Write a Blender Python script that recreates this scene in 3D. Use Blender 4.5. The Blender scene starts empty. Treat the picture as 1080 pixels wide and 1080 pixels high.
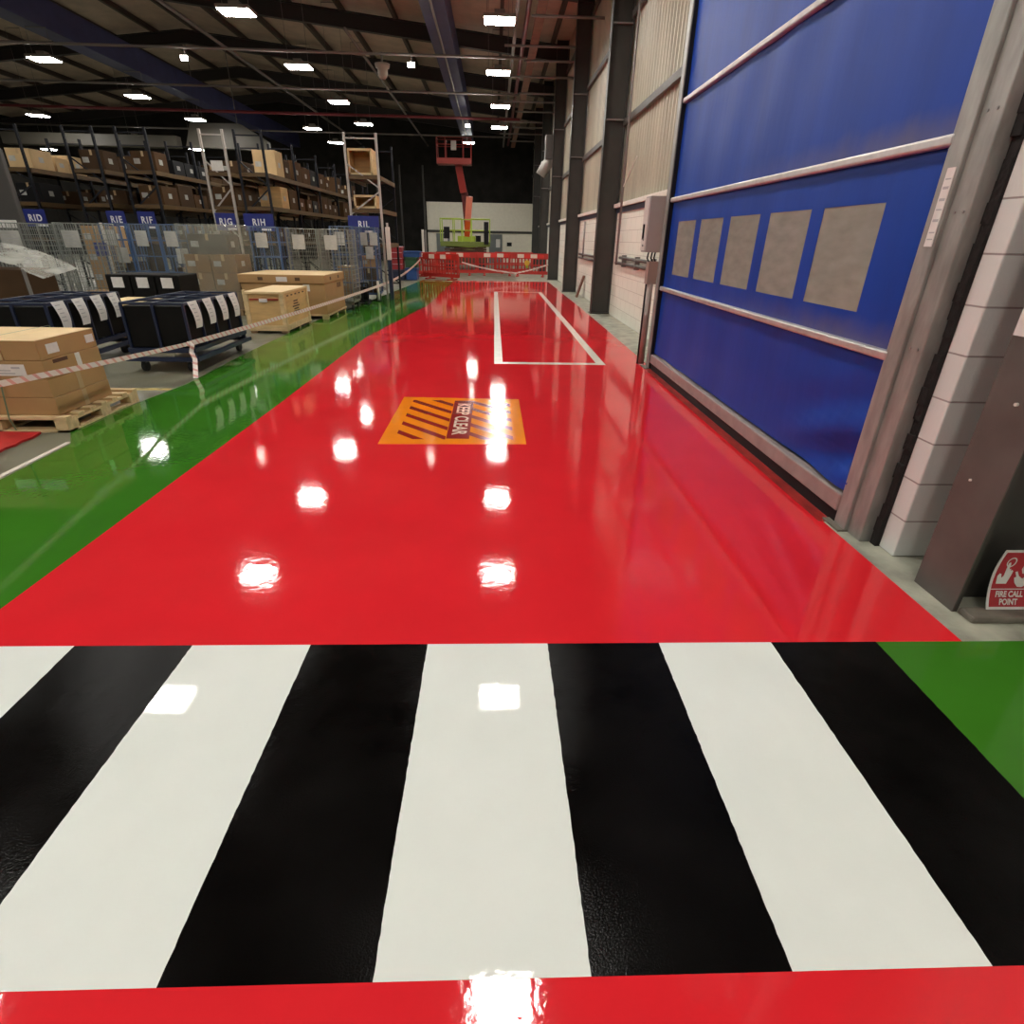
import bpy, math, random
from mathutils import Vector, Matrix
random.seed(7)
PI = math.pi
sc = bpy.context.scene
C = sc.collection

# ------------------------------------------------------------------ camera, world, exposure
cam = bpy.data.cameras.new('camera')
cam.sensor_fit = 'HORIZONTAL'; cam.sensor_width = 36.0
cam.lens = 36.0 * 585.09 / 1080.0
cam.clip_start = 0.05; cam.clip_end = 300
co = bpy.data.objects.new('camera', cam); C.objects.link(co)
_p, _y, _r = math.radians(26.2224), math.radians(2.16344), math.radians(1.104116)
_f = Vector((math.sin(_y)*math.cos(_p), math.cos(_y)*math.cos(_p), -math.sin(_p)))
_rt = Vector((math.cos(_y), -math.sin(_y), 0)); _up = _rt.cross(_f)
_rr = math.cos(_r)*_rt + math.sin(_r)*_up; _uu = -math.sin(_r)*_rt + math.cos(_r)*_up
co.matrix_world = Matrix(((_rr.x, _uu.x, -_f.x, 0), (_rr.y, _uu.y, -_f.y, 0), (_rr.z, _uu.z, -_f.z, 1.6), (0, 0, 0, 1)))
sc.camera = co
w = bpy.data.worlds.new('world'); sc.world = w; w.use_nodes = True
w.node_tree.nodes['Background'].inputs[0].default_value = (0.5, 0.6, 0.8, 1)
w.node_tree.nodes['Background'].inputs[1].default_value = 0.02
sc.view_settings.view_transform = 'Standard'; sc.view_settings.look = 'None'
sc.view_settings.gamma = 1; sc.view_settings.use_curve_mapping = False
sc.view_settings.exposure = 0.42
LAMP_POWER = 76.0
sc.cycles.use_denoising = True
sc.cycles.max_bounces = 8

# ------------------------------------------------------------------ materials
def mat(name, col, rough=0.5, metal=0.0, var=0.0, vscale=6.0, bump=0.0, bscale=40.0, rvar=0.0, spec=0.5, coat=0.0, stretch=(1, 1, 1)):
    m = bpy.data.materials.new(name); m.use_nodes = True
    nt = m.node_tree; b = nt.nodes['Principled BSDF']
    b.inputs['Base Color'].default_value = (*col, 1); b.inputs['Roughness'].default_value = rough
    b.inputs['Metallic'].default_value = metal; b.inputs['Specular IOR Level'].default_value = spec
    b.inputs['Coat Weight'].default_value = coat; b.inputs['Coat Roughness'].default_value = 0.05
    tc = nt.nodes.new('ShaderNodeTexCoord'); mp = nt.nodes.new('ShaderNodeMapping'); mp.inputs['Scale'].default_value = stretch
    nt.links.new(tc.outputs['Object'], mp.inputs[0])
    n = nt.nodes.new('ShaderNodeTexNoise'); n.inputs['Scale'].default_value = vscale; n.inputs['Detail'].default_value = 5
    nt.links.new(mp.outputs[0], n.inputs['Vector'])
    v = var if var else 0.03
    mx = nt.nodes.new('ShaderNodeMix'); mx.data_type = 'RGBA'
    mx.inputs[6].default_value = (*[max(0, c*(1-v)) for c in col], 1); mx.inputs[7].default_value = (*[min(1, c*(1+v)) for c in col], 1)
    rp = nt.nodes.new('ShaderNodeMapRange'); rp.inputs['From Min'].default_value = 0.3; rp.inputs['From Max'].default_value = 0.7
    nt.links.new(n.outputs['Fac'], rp.inputs[0]); nt.links.new(rp.outputs[0], mx.inputs[0]); nt.links.new(mx.outputs[2], b.inputs['Base Color'])
    if rvar:
        r2 = nt.nodes.new('ShaderNodeMapRange'); r2.inputs['To Min'].default_value = max(0.02, rough-rvar); r2.inputs['To Max'].default_value = rough+rvar
        nt.links.new(rp.outputs[0], r2.inputs[0]); nt.links.new(r2.outputs[0], b.inputs['Roughness'])
    if bump:
        nb = nt.nodes.new('ShaderNodeTexNoise'); nb.inputs['Scale'].default_value = bscale; nb.inputs['Detail'].default_value = 3
        nt.links.new(mp.outputs[0], nb.inputs['Vector'])
        bp = nt.nodes.new('ShaderNodeBump'); bp.inputs['Strength'].default_value = bump; bp.inputs['Distance'].default_value = 0.01
        nt.links.new(nb.outputs['Fac'], bp.inputs['Height']); nt.links.new(bp.outputs[0], b.inputs['Normal'])
    return m

def block_mat(name, c1, c2, mortar, bump=0.25):
    m = bpy.data.materials.new(name); m.use_nodes = True; nt = m.node_tree; b = nt.nodes['Principled BSDF']
    b.inputs['Roughness'].default_value = 0.6
    tc = nt.nodes.new('ShaderNodeTexCoord'); sp = nt.nodes.new('ShaderNodeSeparateXYZ'); nt.links.new(tc.outputs['Object'], sp.inputs[0])
    ad = nt.nodes.new('ShaderNodeMath'); nt.links.new(sp.outputs[0], ad.inputs[0]); nt.links.new(sp.outputs[1], ad.inputs[1])
    cb = nt.nodes.new('ShaderNodeCombineXYZ'); nt.links.new(ad.outputs[0], cb.inputs[0]); nt.links.new(sp.outputs[2], cb.inputs[1])
    br = nt.nodes.new('ShaderNodeTexBrick'); nt.links.new(cb.outputs[0], br.inputs['Vector'])
    br.inputs['Color1'].default_value = (*c1, 1); br.inputs['Color2'].default_value = (*c2, 1); br.inputs['Mortar'].default_value = (*mortar, 1)
    br.inputs['Scale'].default_value = 1; br.inputs['Brick Width'].default_value = 0.45; br.inputs['Row Height'].default_value = 0.225
    br.inputs['Mortar Size'].default_value = 0.005; br.inputs['Mortar Smooth'].default_value = 0.3
    n = nt.nodes.new('ShaderNodeTexNoise'); n.inputs['Scale'].default_value = 60; nt.links.new(tc.outputs['Object'], n.inputs['Vector'])
    sb = nt.nodes.new('ShaderNodeMath'); sb.operation = 'MULTIPLY_ADD'; sb.inputs[1].default_value = 0.25
    nt.links.new(n.outputs['Fac'], sb.inputs[0])
    iv = nt.nodes.new('ShaderNodeMath'); iv.operation = 'SUBTRACT'; iv.inputs[0].default_value = 1; nt.links.new(br.outputs['Fac'], iv.inputs[1]); nt.links.new(iv.outputs[0], sb.inputs[2])
    bp = nt.nodes.new('ShaderNodeBump'); bp.inputs['Strength'].default_value = bump; bp.inputs['Distance'].default_value = 0.01
    nt.links.new(sb.outputs[0], bp.inputs['Height']); nt.links.new(bp.outputs[0], b.inputs['Normal'])
    nt.links.new(br.outputs['Color'], b.inputs['Base Color'])
    return m

def stripe_mat(name, c1, c2, period, vec=(0, 1, 0), duty=0.5, rough=0.4):
    m = bpy.data.materials.new(name); m.use_nodes = True; nt = m.node_tree; b = nt.nodes['Principled BSDF']; b.inputs['Roughness'].default_value = rough
    tc = nt.nodes.new('ShaderNodeTexCoord'); d = nt.nodes.new('ShaderNodeVectorMath'); d.operation = 'DOT_PRODUCT'
    d.inputs[1].default_value = [x/period for x in vec]; nt.links.new(tc.outputs['Object'], d.inputs[0])
    fr = nt.nodes.new('ShaderNodeMath'); fr.operation = 'FRACT'; nt.links.new(d.outputs['Value'], fr.inputs[0])
    gt = nt.nodes.new('ShaderNodeMath'); gt.operation = 'GREATER_THAN'; gt.inputs[1].default_value = duty; nt.links.new(fr.outputs[0], gt.inputs[0])
    mx = nt.nodes.new('ShaderNodeMix'); mx.data_type = 'RGBA'; mx.inputs[6].default_value = (*c1, 1); mx.inputs[7].default_value = (*c2, 1)
    nt.links.new(gt.outputs[0], mx.inputs[0]); nt.links.new(mx.outputs[2], b.inputs['Base Color'])
    return m

def film_mat(name, col, opac, rough=0.12):
    m = bpy.data.materials.new(name); m.use_nodes = True; nt = m.node_tree; b = nt.nodes['Principled BSDF']
    b.inputs['Base Color'].default_value = (*col, 1); b.inputs['Roughness'].default_value = rough
    tr = nt.nodes.new('ShaderNodeBsdfTransparent'); mx = nt.nodes.new('ShaderNodeMixShader'); mx.inputs[0].default_value = opac
    n = nt.nodes.new('ShaderNodeTexNoise'); n.inputs['Scale'].default_value = 3; n.inputs['Detail'].default_value = 2; n.inputs['Distortion'].default_value = 0.6
    tc = nt.nodes.new('ShaderNodeTexCoord'); nt.links.new(tc.outputs['Object'], n.inputs['Vector'])
    bp = nt.nodes.new('ShaderNodeBump'); bp.inputs['Strength'].default_value = 0.35; bp.inputs['Distance'].default_value = 0.05
    nt.links.new(n.outputs['Fac'], bp.inputs['Height']); nt.links.new(bp.outputs[0], b.inputs['Normal'])
    mr = nt.nodes.new('ShaderNodeMapRange'); mr.inputs['From Min'].default_value = 0.35; mr.inputs['From Max'].default_value = 0.7
    mr.inputs['To Min'].default_value = opac*0.7; mr.inputs['To Max'].default_value = min(1, opac*1.4)
    nt.links.new(n.outputs['Fac'], mr.inputs[0]); nt.links.new(mr.outputs[0], mx.inputs[0])
    nt.links.new(tr.outputs[0], mx.inputs[1]); nt.links.new(b.outputs[0], mx.inputs[2]); nt.links.new(mx.outputs[0], nt.nodes['Material Output'].inputs[0])
    return m

def emit_mat(name, col, s):
    m = bpy.data.materials.new(name); m.use_nodes = True; b = m.node_tree.nodes['Principled BSDF']
    b.inputs['Base Color'].default_value = (0.8, 0.8, 0.8, 1); b.inputs['Emission Color'].default_value = (*col, 1); b.inputs['Emission Strength'].default_value = s
    return m

PB = dict(bump=0.045, bscale=26, spec=0.36)
M = dict(
    concrete=mat('concrete', (0.155, 0.152, 0.105), 0.45, var=0.3, vscale=2.5, bump=0.1, bscale=60, rvar=0.15), concrete_pale=mat('pale_concrete', (0.33, 0.33, 0.26), 0.5, var=0.35, vscale=5, bump=0.2, bscale=40),
    red=mat('red_floor_paint', (0.68, 0.019, 0.027), 0.05, var=0.06, vscale=1.5, rvar=0.015, **PB),
    green=mat('green_floor_paint', (0.038, 0.165, 0.012), 0.04, var=0.12, vscale=1.0, rvar=0.02, **PB),
    white_paint=mat('white_floor_paint', (0.72, 0.76, 0.71), 0.01, var=0.03, vscale=3, bump=0.012, bscale=60, spec=0.25),
    line_white=mat('white_line_paint', (0.80, 0.76, 0.66), 0.2, var=0.06, vscale=8),
    black_paint=mat('black_floor_paint', (0.0035, 0.0032, 0.0030), 0.12, var=0.5, vscale=3, bump=0.12, bscale=200, rvar=0.06, spec=0.06),
    orange=mat('orange_floor_paint', (0.85, 0.24, 0.008), 0.12, var=0.06, vscale=3, **PB),
    darkred=mat('dark_red_paint', (0.27, 0.012, 0.010), 0.15),
    cream=mat('cream_paint', (0.85, 0.62, 0.48), 0.2, var=0.1, vscale=30),
    yellow_line=mat('worn_yellow_paint', (0.55, 0.42, 0.12), 0.5, var=0.4, vscale=12),
    blue_door=mat('blue_door_fabric', (0.005, 0.045, 0.31), 0.45, var=0.12, vscale=1.3, spec=0.2, bump=0.15, bscale=3, stretch=(1, 3, 0.6)),
    vinyl=mat('clear_vinyl', (0.29, 0.29, 0.25), 0.10, var=0.10, vscale=5, bump=0.45, bscale=3, stretch=(1, 1, 3)),
    alu=mat('aluminium_bar', (0.55, 0.52, 0.50), 0.35, 0.5, var=0.1, vscale=12),
    galv=mat('galvanised_steel', (0.30, 0.30, 0.275), 0.42, 0.3, var=0.22, vscale=7, stretch=(2, 2, 0.6)),
    foam=mat('dark_gap_foam', (0.012, 0.010, 0.009), 0.9, var=0.4, vscale=30, bump=0.8, bscale=40),
    block=block_mat('white_painted_block', (0.78, 0.78, 0.67), (0.82, 0.81, 0.70), (0.50, 0.47, 0.39)),
    block_near=block_mat('white_painted_block_near', (0.70, 0.72, 0.68), (0.73, 0.75, 0.71), (0.34, 0.31, 0.29), 0.4),
    clad=mat('beige_cladding', (0.46, 0.42, 0.32), 0.4, var=0.15, vscale=2, stretch=(1, 1, 0.2)),
    cap=mat('white_cap', (0.75, 0.70, 0.62), 0.5), band=mat('dark_blue_band', (0.03, 0.035, 0.06), 0.5),
    steel=mat('dark_grey_steel', (0.040, 0.037, 0.031), 0.45, var=0.15, vscale=3),
    steel_brown=mat('brown_grey_steel', (0.095, 0.086, 0.076), 0.5, var=0.2, vscale=4),
    plinth=mat('grey_plinth', (0.16, 0.14, 0.11), 0.6, var=0.3, vscale=8),
    roof=mat('roof_sheet', (0.58, 0.46, 0.37), 0.6, var=0.12, vscale=2), purlin=mat('dark_purlin', (0.07, 0.05, 0.04), 0.6),
    rafter=mat('dark_rafter', (0.035, 0.030, 0.028), 0.55), beam=mat('blue_beam', (0.05, 0.055, 0.16), 0.5, var=0.15, vscale=2),
    pipe=mat('grey_pipe', (0.24, 0.215, 0.20), 0.45, 0.2), pipe_red=mat('maroon_pipe', (0.22, 0.035, 0.045), 0.45), tray=mat('rust_tray', (0.24, 0.11, 0.075), 0.6, var=0.2, vscale=4),
    dark_wall=mat('dark_cladding', (0.024, 0.022, 0.019), 0.7, var=0.3, vscale=1.5, spec=0.15),
    white_wall=mat('cream_wall', (0.88, 0.83, 0.70), 0.6, var=0.04), door_grey=mat('grey_door', (0.16, 0.18, 0.18), 0.5), black=mat('black_plastic', (0.009, 0.009, 0.010), 0.5, spec=0.2),
    lamp=emit_mat('led_diffuser', (1.0, 0.965, 0.90), LAMP_POWER), lamp_body=mat('lamp_housing', (0.25, 0.22, 0.18), 0.5), spot=emit_mat('spot_glow', (1, 0.95, 0.85), 25), dome=mat('dome_grey', (0.45, 0.38, 0.32), 0.4),
    rack_blue=mat('rack_upright_blue', (0.010, 0.011, 0.016), 0.5, spec=0.25), rack_silver=mat('rack_upright_silver', (0.48, 0.44, 0.40), 0.45, 0.3), rack_beam=mat('rack_beam_yellow', (0.11, 0.062, 0.018), 0.5, var=0.2, vscale=3), deck=mat('shelf_board', (0.06, 0.036, 0.02), 0.7, var=0.2, vscale=4),  # beam and board colours lowered to carry the dimness of the aisles
    card=mat('brown_cardboard', (0.40, 0.235, 0.095), 0.75, var=0.08, vscale=3), card_rack=mat('shaded_rack_cardboard', (0.085, 0.045, 0.019), 0.75, spec=0.15, var=0.15, vscale=3), card_wrap=mat('wrapped_cardboard', (0.22, 0.125, 0.05), 0.7, var=0.1, vscale=3), card_dark=mat('dark_cardboard', (0.065, 0.037, 0.018), 0.75, spec=0.15, var=0.1, vscale=3), card_pale=mat('pale_cardboard', (0.55, 0.38, 0.19), 0.7, var=0.08, vscale=3),  # card_rack, card_dark: brown cardboard darkened to stand in for dim aisles
    lid=mat('pale_lid', (0.68, 0.50, 0.26), 0.65, var=0.06, vscale=3), tape=mat('packing_tape', (0.50, 0.36, 0.20), 0.25), ply=mat('plywood', (0.58, 0.37, 0.15), 0.6, var=0.16, vscale=2.5, stretch=(1, 1, 5)), pallet=mat('pallet_pine', (0.62, 0.46, 0.24), 0.7, var=0.2, vscale=5, stretch=(1, 6, 3)),
    pallet_dark=mat('pallet_dark', (0.30, 0.20, 0.10), 0.7), stencil=mat('stencil_ink', (0.10, 0.05, 0.02), 0.7), paper=mat('white_paper', (0.72, 0.70, 0.66), 0.6, var=0.05, vscale=20), ink=mat('grey_ink', (0.42, 0.42, 0.42), 0.6),
    navy=mat('navy_frame', (0.014, 0.022, 0.055), 0.4), bag=mat('black_fabric', (0.006, 0.0055, 0.005), 0.6, var=0.3, vscale=4, spec=0.15), wheel=mat('castor_rubber', (0.02, 0.02, 0.02), 0.6), castor=mat('castor_metal', (0.30, 0.29, 0.28), 0.4, 0.6),
    cage_blue=mat('blue_cage_frame', (0.055, 0.11, 0.24), 0.4), cage_grey=mat('zinc_wire', (0.24, 0.25, 0.22), 0.4, 0.4), film=film_mat('clear_film', (0.36, 0.40, 0.38), 0.15), wrap=film_mat('stretch_wrap', (0.45, 0.45, 0.36), 0.26),
    sign_blue=mat('blue_sign', (0.018, 0.028, 0.20), 0.4), sign_white=mat('white_lettering', (0.80, 0.80, 0.82), 0.5), sign_red=mat('red_sign', (0.42, 0.014, 0.025), 0.35, var=0.1, vscale=8),
    lime=mat('lime_paint', (0.40, 0.52, 0.05), 0.4), lime_dark=mat('olive_deck', (0.15, 0.19, 0.03), 0.5), boom_orange=mat('orange_boom', (0.75, 0.12, 0.02), 0.4), boom_red=mat('red_boom', (0.28, 0.022, 0.015), 0.45), rust=mat('rust_brown', (0.10, 0.045, 0.025), 0.6), barrier=mat('red_barrier_plastic', (0.48, 0.026, 0.018), 0.4), bin_blue=mat('blue_bin', (0.02, 0.07, 0.24), 0.4), crate_red=mat('red_crate', (0.30, 0.02, 0.025), 0.45), bin_green=mat('dark_green_crate', (0.02, 0.08, 0.03), 0.5), mat_red=mat('red_mat', (0.50, 0.02, 0.02), 0.5, var=0.1, vscale=10), strap=mat('green_strap', (0.10, 0.14, 0.07), 0.4), duct_grey=mat('elbow_grey', (0.32, 0.30, 0.27), 0.5), duct=mat('pale_duct', (0.11, 0.10, 0.08), 0.5), wood=mat('reddish_wood', (0.16, 0.06, 0.03), 0.5),
    caution=stripe_mat('red_white_tape', (0.80, 0.72, 0.66), (0.72, 0.36, 0.31), 0.12, (0.3, 1, 1), 0.68), paper_dim=mat('film_covered_paper', (0.42, 0.42, 0.38), 0.5, var=0.15, vscale=9), chevron=stripe_mat('red_white_strip', (0.80, 0.62, 0.52), (0.70, 0.03, 0.02), 0.62, (1, 0, 0), 0.5), floor_tape=stripe_mat('floor_tape', (0.80, 0.70, 0.60), (0.55, 0.06, 0.05), 0.7, (1, 0, 0), 0.6),  # paper_dim: white paper darkened to stand in for film and dim racks
)

# ------------------------------------------------------------------ mesh helpers
class MB:
    def __init__(s): s.v = []; s.f = []
    def add(s, v, f):
        n = len(s.v); s.v += [tuple(p) for p in v]; s.f += [tuple(i+n for i in q) for q in f]; return s
    def box(s, x0, y0, z0, x1, y1, z1):
        return s.add([(x0,y0,z0),(x1,y0,z0),(x1,y1,z0),(x0,y1,z0),(x0,y0,z1),(x1,y0,z1),(x1,y1,z1),(x0,y1,z1)],
                     [(0,3,2,1),(4,5,6,7),(0,1,5,4),(1,2,6,5),(2,3,7,6),(3,0,4,7)])
    def bar(s, a, b, w, h=None):
        h = h or w; a = Vector(a); b = Vector(b); d = (b-a).normalized()
        u = Vector((0,0,1)) if abs(d.z) < 0.9 else Vector((0,1,0))
        r = d.cross(u).normalized(); u = r.cross(d)
        r *= w/2; u *= h/2
        return s.add([a-r-u, a+r-u, a+r+u, a-r+u, b-r-u, b+r-u, b+r+u, b-r+u], [(0,1,2,3)[::-1],(4,5,6,7),(0,1,5,4),(1,2,6,5),(2,3,7,6),(3,0,4,7)])
    def tube(s, pts, r, n=10, caps=True):
        pts = [Vector(p) for p in pts]; rings = []; prev = None
        for i, p in enumerate(pts):
            d = (pts[min(i+1, len(pts)-1)] - pts[max(i-1, 0)]).normalized()
            u = prev if prev and abs(prev.dot(d)) < 0.9 else (Vector((0,0,1)) if abs(d.z) < 0.9 else Vector((0,1,0)))
            e1 = d.cross(u).normalized(); e2 = e1.cross(d); prev = e2
            rings.append([p + r*(math.cos(2*PI*k/n)*e1 + math.sin(2*PI*k/n)*e2) for k in range(n)])
        v = [q for g in rings for q in g]; f = []
        for i in range(len(pts)-1):
            for k in range(n): f.append((i*n+k, i*n+(k+1)%n, (i+1)*n+(k+1)%n, (i+1)*n+k))
        if caps: f.append(tuple(range(n))[::-1]); f.append(tuple(range((len(pts)-1)*n, len(pts)*n)))
        return s.add(v, f)
    def prism(s, poly, z0, z1):
        n = len(poly)
        return s.add([(x,y,z0) for x,y in poly]+[(x,y,z1) for x,y in poly], [tuple(range(n))[::-1], tuple(range(n,2*n))]+[(i,(i+1)%n,n+(i+1)%n,n+i) for i in range(n)])
    def ribbon(s, pts, wvec):
        wv = Vector(wvec)/2; v = []
        for p in pts: v += [Vector(p)-wv, Vector(p)+wv]
        return s.add(v, [(2*i,2*i+1,2*i+3,2*i+2) for i in range(len(pts)-1)])
    def build(s, name, m, parent=None, loc=(0,0,0), bevel=0.0, smooth=False, rz=0.0):
        me = bpy.data.meshes.new(name); me.from_pydata(s.v, [], s.f); me.materials.append(M[m] if isinstance(m, str) else m); me.update()
        if smooth: me.polygons.foreach_set('use_smooth', [True]*len(me.polygons))
        o = bpy.data.objects.new(name, me); C.objects.link(o); o.location = loc; o.rotation_euler.z = rz
        if parent: o.parent = parent
        if bevel:
            md = o.modifiers.new('bevel', 'BEVEL'); md.width = bevel; md.segments = 2; md.limit_method = 'ANGLE'
        return o
def B(x0, y0, z0, x1, y1, z1): return MB().box(x0, y0, z0, x1, y1, z1)
def tag(o, label, cat, group=None):
    o['label'] = label; o['category'] = cat
    if group: o['group'] = group
    return o
def thing(name, label, cat, loc=(0,0,0), rz=0.0, group=None):
    o = bpy.data.objects.new(name, None); C.objects.link(o); o.location = loc; o.rotation_euler.z = rz; o.empty_display_size = 0.1
    return tag(o, label, cat, group)
def struct(o, label=None):
    o['kind'] = 'structure'
    if label: o['label'] = label
    return o
def dup(root, loc, label, rz=None, group=None):
    r = root.copy(); C.objects.link(r); r.location = loc; r['label'] = label
    if rz is not None: r.rotation_euler.z = rz
    if group: r['group'] = group
    for ch in list(root.children):
        c = ch.copy(); C.objects.link(c); c.parent = r
        for g in list(ch.children):
            d = g.copy(); C.objects.link(d); d.parent = c
    return r
def text_mb(s, size, depth=0.0, bold=0.0):
    cu = bpy.data.curves.new('t', 'FONT'); cu.body = s; cu.size = size; cu.align_x = 'CENTER'; cu.align_y = 'CENTER'; cu.extrude = depth; cu.offset = bold
    o = bpy.data.objects.new('t', cu); C.objects.link(o)
    dg = bpy.context.evaluated_depsgraph_get(); dg.update()
    me = bpy.data.meshes.new_from_object(o.evaluated_get(dg))
    mb = MB().add([v.co[:] for v in me.vertices], [tuple(p.vertices) for p in me.polygons])
    bpy.data.objects.remove(o); bpy.data.curves.remove(cu); bpy.data.meshes.remove(me)
    return mb
def xf(mb, fn): mb.v = [tuple(fn(*p)) for p in mb.v]; return mb
ORD = ['first','second','third','fourth','fifth','sixth','seventh','eighth','ninth','tenth','eleventh','twelfth']

# ------------------------------------------------------------------ the hall
struct(B(-32, -8.5, -0.2, 1.0, 47, 0).build('floor', 'concrete'), 'grey concrete warehouse floor')
struct(B(1.0, -8.5, -0.2, 6, 47, 0).build('floor', 'concrete_pale'), 'pale concrete strip along the right wall')
def zr(x): return 8.75 - 0.1*(x+1.6) if x > -14 else 9.99 - 0.1*(-14-x)
r = MB()
for a, b in ((3.2, -14), (-14, -32.2)):
    r.add([(a,-8.5,zr(a)),(a,47,zr(a)),(b,47,zr(b)),(b,-8.5,zr(b)),(a,-8.5,zr(a)+.1),(a,47,zr(a)+.1),(b,47,zr(b)+.1),(b,-8.5,zr(b)+.1)],[(0,1,2,3),(4,7,6,5),(0,4,5,1),(1,5,6,2),(2,6,7,3),(3,7,4,0)])
struct(r.build('ceiling', 'roof'), 'brownish roof sheets above the hall')
for k in range(17):
    x = 2.2 - 1.95*k
    struct(B(x-.06, -8.4, zr(x)-.22, x+.06, 46.9, zr(x)-.02).build('trim_%d' % (k+1), 'purlin'), 'dark roof purlin')
for k, y in enumerate((-3.9, 2.2, 8.3, 14.3, 20.4, 26.4, 32.4, 38.4, 44.4)):
    rf = MB()
    for a, b in ((2.9, -14), (-14, -31.9)):
        za, zb = zr(a)-.2, zr(b)-.2
        for (lo, hi, hw) in ((.50, .46, .11), (.46, .04, .02), (.04, 0, .11)):
            rf.add([(a,y-hw,za-lo),(b,y-hw,zb-lo),(b,y+hw,zb-lo),(a,y+hw,za-lo),(a,y-hw,za-hi),(b,y-hw,zb-hi),(b,y+hw,zb-hi),(a,y+hw,za-hi)],[(0,1,2,3),(4,7,6,5),(0,4,5,1),(1,5,6,2),(2,6,7,3),(3,7,4,0)])
    struct(rf.build('rafter', 'rafter'), 'dark steel rafter spanning the roof')
for x0, x1, y1, lab in ((-1.95, -1.28, 41, 'dark blue box beam running down the hall above the red aisle'), (-14.1, -13.4, 46, 'dark blue box beam running down the hall above the racks')):
    struct(B(x0, -8.4, 7.0, x1, y1, 7.8).build('beam', 'beam', bevel=.02), lab)
struct(B(-32, -8.4, 0, -31.8, 47, 9).build('wall_left', 'dark_wall')); struct(B(-32, -8.6, 0, 4, -8.4, 10.4).build('wall_back', 'dark_wall')); struct(B(-32, 46.8, 0, 4, 47, 10.4).build('wall_front', 'dark_wall'), 'dark end wall of the hall')
# right wall: white blockwork below, ribbed cladding above
struct(B(2.8, 7.95, 0, 3.0, 46.8, 2.16).build('wall_right', 'block'), 'white painted block wall along the right side')
struct(B(2.775, 7.95, 2.16, 3.0, 46.8, 2.26).build('trim_21', 'band'), 'dark blue band on top of the block wall')
struct(B(2.72, 7.95, 2.26, 3.0, 46.8, 2.34).build('trim_22', 'cap', bevel=.006), 'white ledge on top of the block wall')
struct(B(2.8, -8.4, 0, 3.0, 2.6, 2.34).build('wall_right', 'block_near'))
def cladding(y0, y1, z0, z1):
    m = MB(); y = y0; prof = []
    while y < y1:
        prof += [(2.87, y), (2.87, y+.10), (2.835, y+.13), (2.835, y+.17)]; y += .2
    prof.append((2.87, y1))
    for i in range(len(prof)-1):
        (xa, ya), (xb, yb) = prof[i], prof[i+1]
        m.add([(xa,ya,z0),(xb,yb,z0),(xb,yb,z1),(xa,ya,z1)], [(3,2,1,0)])
    return m
struct(cladding(7.95, 46.8, 2.34, 8.5).build('wall_right_cladding', 'clad'), 'beige ribbed cladding above the block wall')
struct(cladding(-8.4, 7.95, 5.2, 8.5).build('wall_right_cladding', 'clad'))
struct(cladding(-8.4, 2.6, 2.34, 5.2).build('wall_right_cladding', 'clad'))
for k, z in enumerate((3.8, 5.6, 7.3)):
    struct(B(2.76, 7.95, z, 2.83, 46.8, z+.13).build('trim_%d' % (23+k), 'steel_brown', bevel=.01), 'brown sheeting rail across the cladding')
# steel columns: flanges parallel to the aisle, web facing the camera
def column(y, x0=2.36, x1=2.80, fw=.22, m='steel', lab=None, plates=(3.9, 5.5)):
    root = struct(thing('steel_column', lab, 'column', (0, y, 0)))
    del root['category']
    b = B(x0, -fw/2, 0, x0+.018, fw/2, 8.3); b.box(x1-.018, -fw/2, 0, x1, fw/2, 8.3); b.box(x0, -.012, 0, x1, .012, 8.3)
    b.build('section', m, root)
    for z in plates: B(x0+.018, -fw/2+.01, z, x1-.018, fw/2-.01, z+.025).build('stiffener_plate', 'pipe', root)
    if plates: B(x0-.03, -fw/2-.03, 0, x1, fw/2+.03, .02).build('base_plate', 'steel', root)
    return root
for i, y in enumerate((14.3, 20.4, 26.4, 32.4, 38.4)):
    column(y, lab=['dark steel column nearest beyond the blue door', 'dark steel column, second beyond the blue door', 'dark steel column, third beyond the blue door beside the red barriers', 'far dark steel column, fourth along the right wall', 'farthest dark steel column at the hall end'][i])
cn = column(2.29, 2.25, 2.80, .27, 'steel', 'brown grey steel column at the right edge carrying a fire sign', plates=())
B(2.243, -.135, .0, 2.25, .135, 8.2).build('flange_face', 'steel_brown', cn)
bl = MB(); bl.tube([(2.243, -.02, 1.0), (2.232, -.02, 1.0)], .008, 8); bl.tube([(2.243, .05, .62), (2.236, .05, .62)], .006, 8); bl.build('bolt', 'cap', cn)
B(2.262, -.235, 0, 2.85, -.14, .036).build('plinth', 'plinth', cn, bevel=.012)
# near block pier beside the door
struct(B(2.29, 2.68, 0, 3.0, 2.83, 5.2).build('wall_pier', 'block_near', bevel=.008), 'white block pier end beside the blue door')
g = MB()
for k in range(60):
    z = k*.085; d = random.uniform(0, .03); g.box(2.26+random.uniform(0, .02), 2.80, z, 2.40, 2.845+d*.4, z+.087)
struct(g.build('trim_30', 'foam'), 'dark crumbling joint between door frame and block pier')

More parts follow.
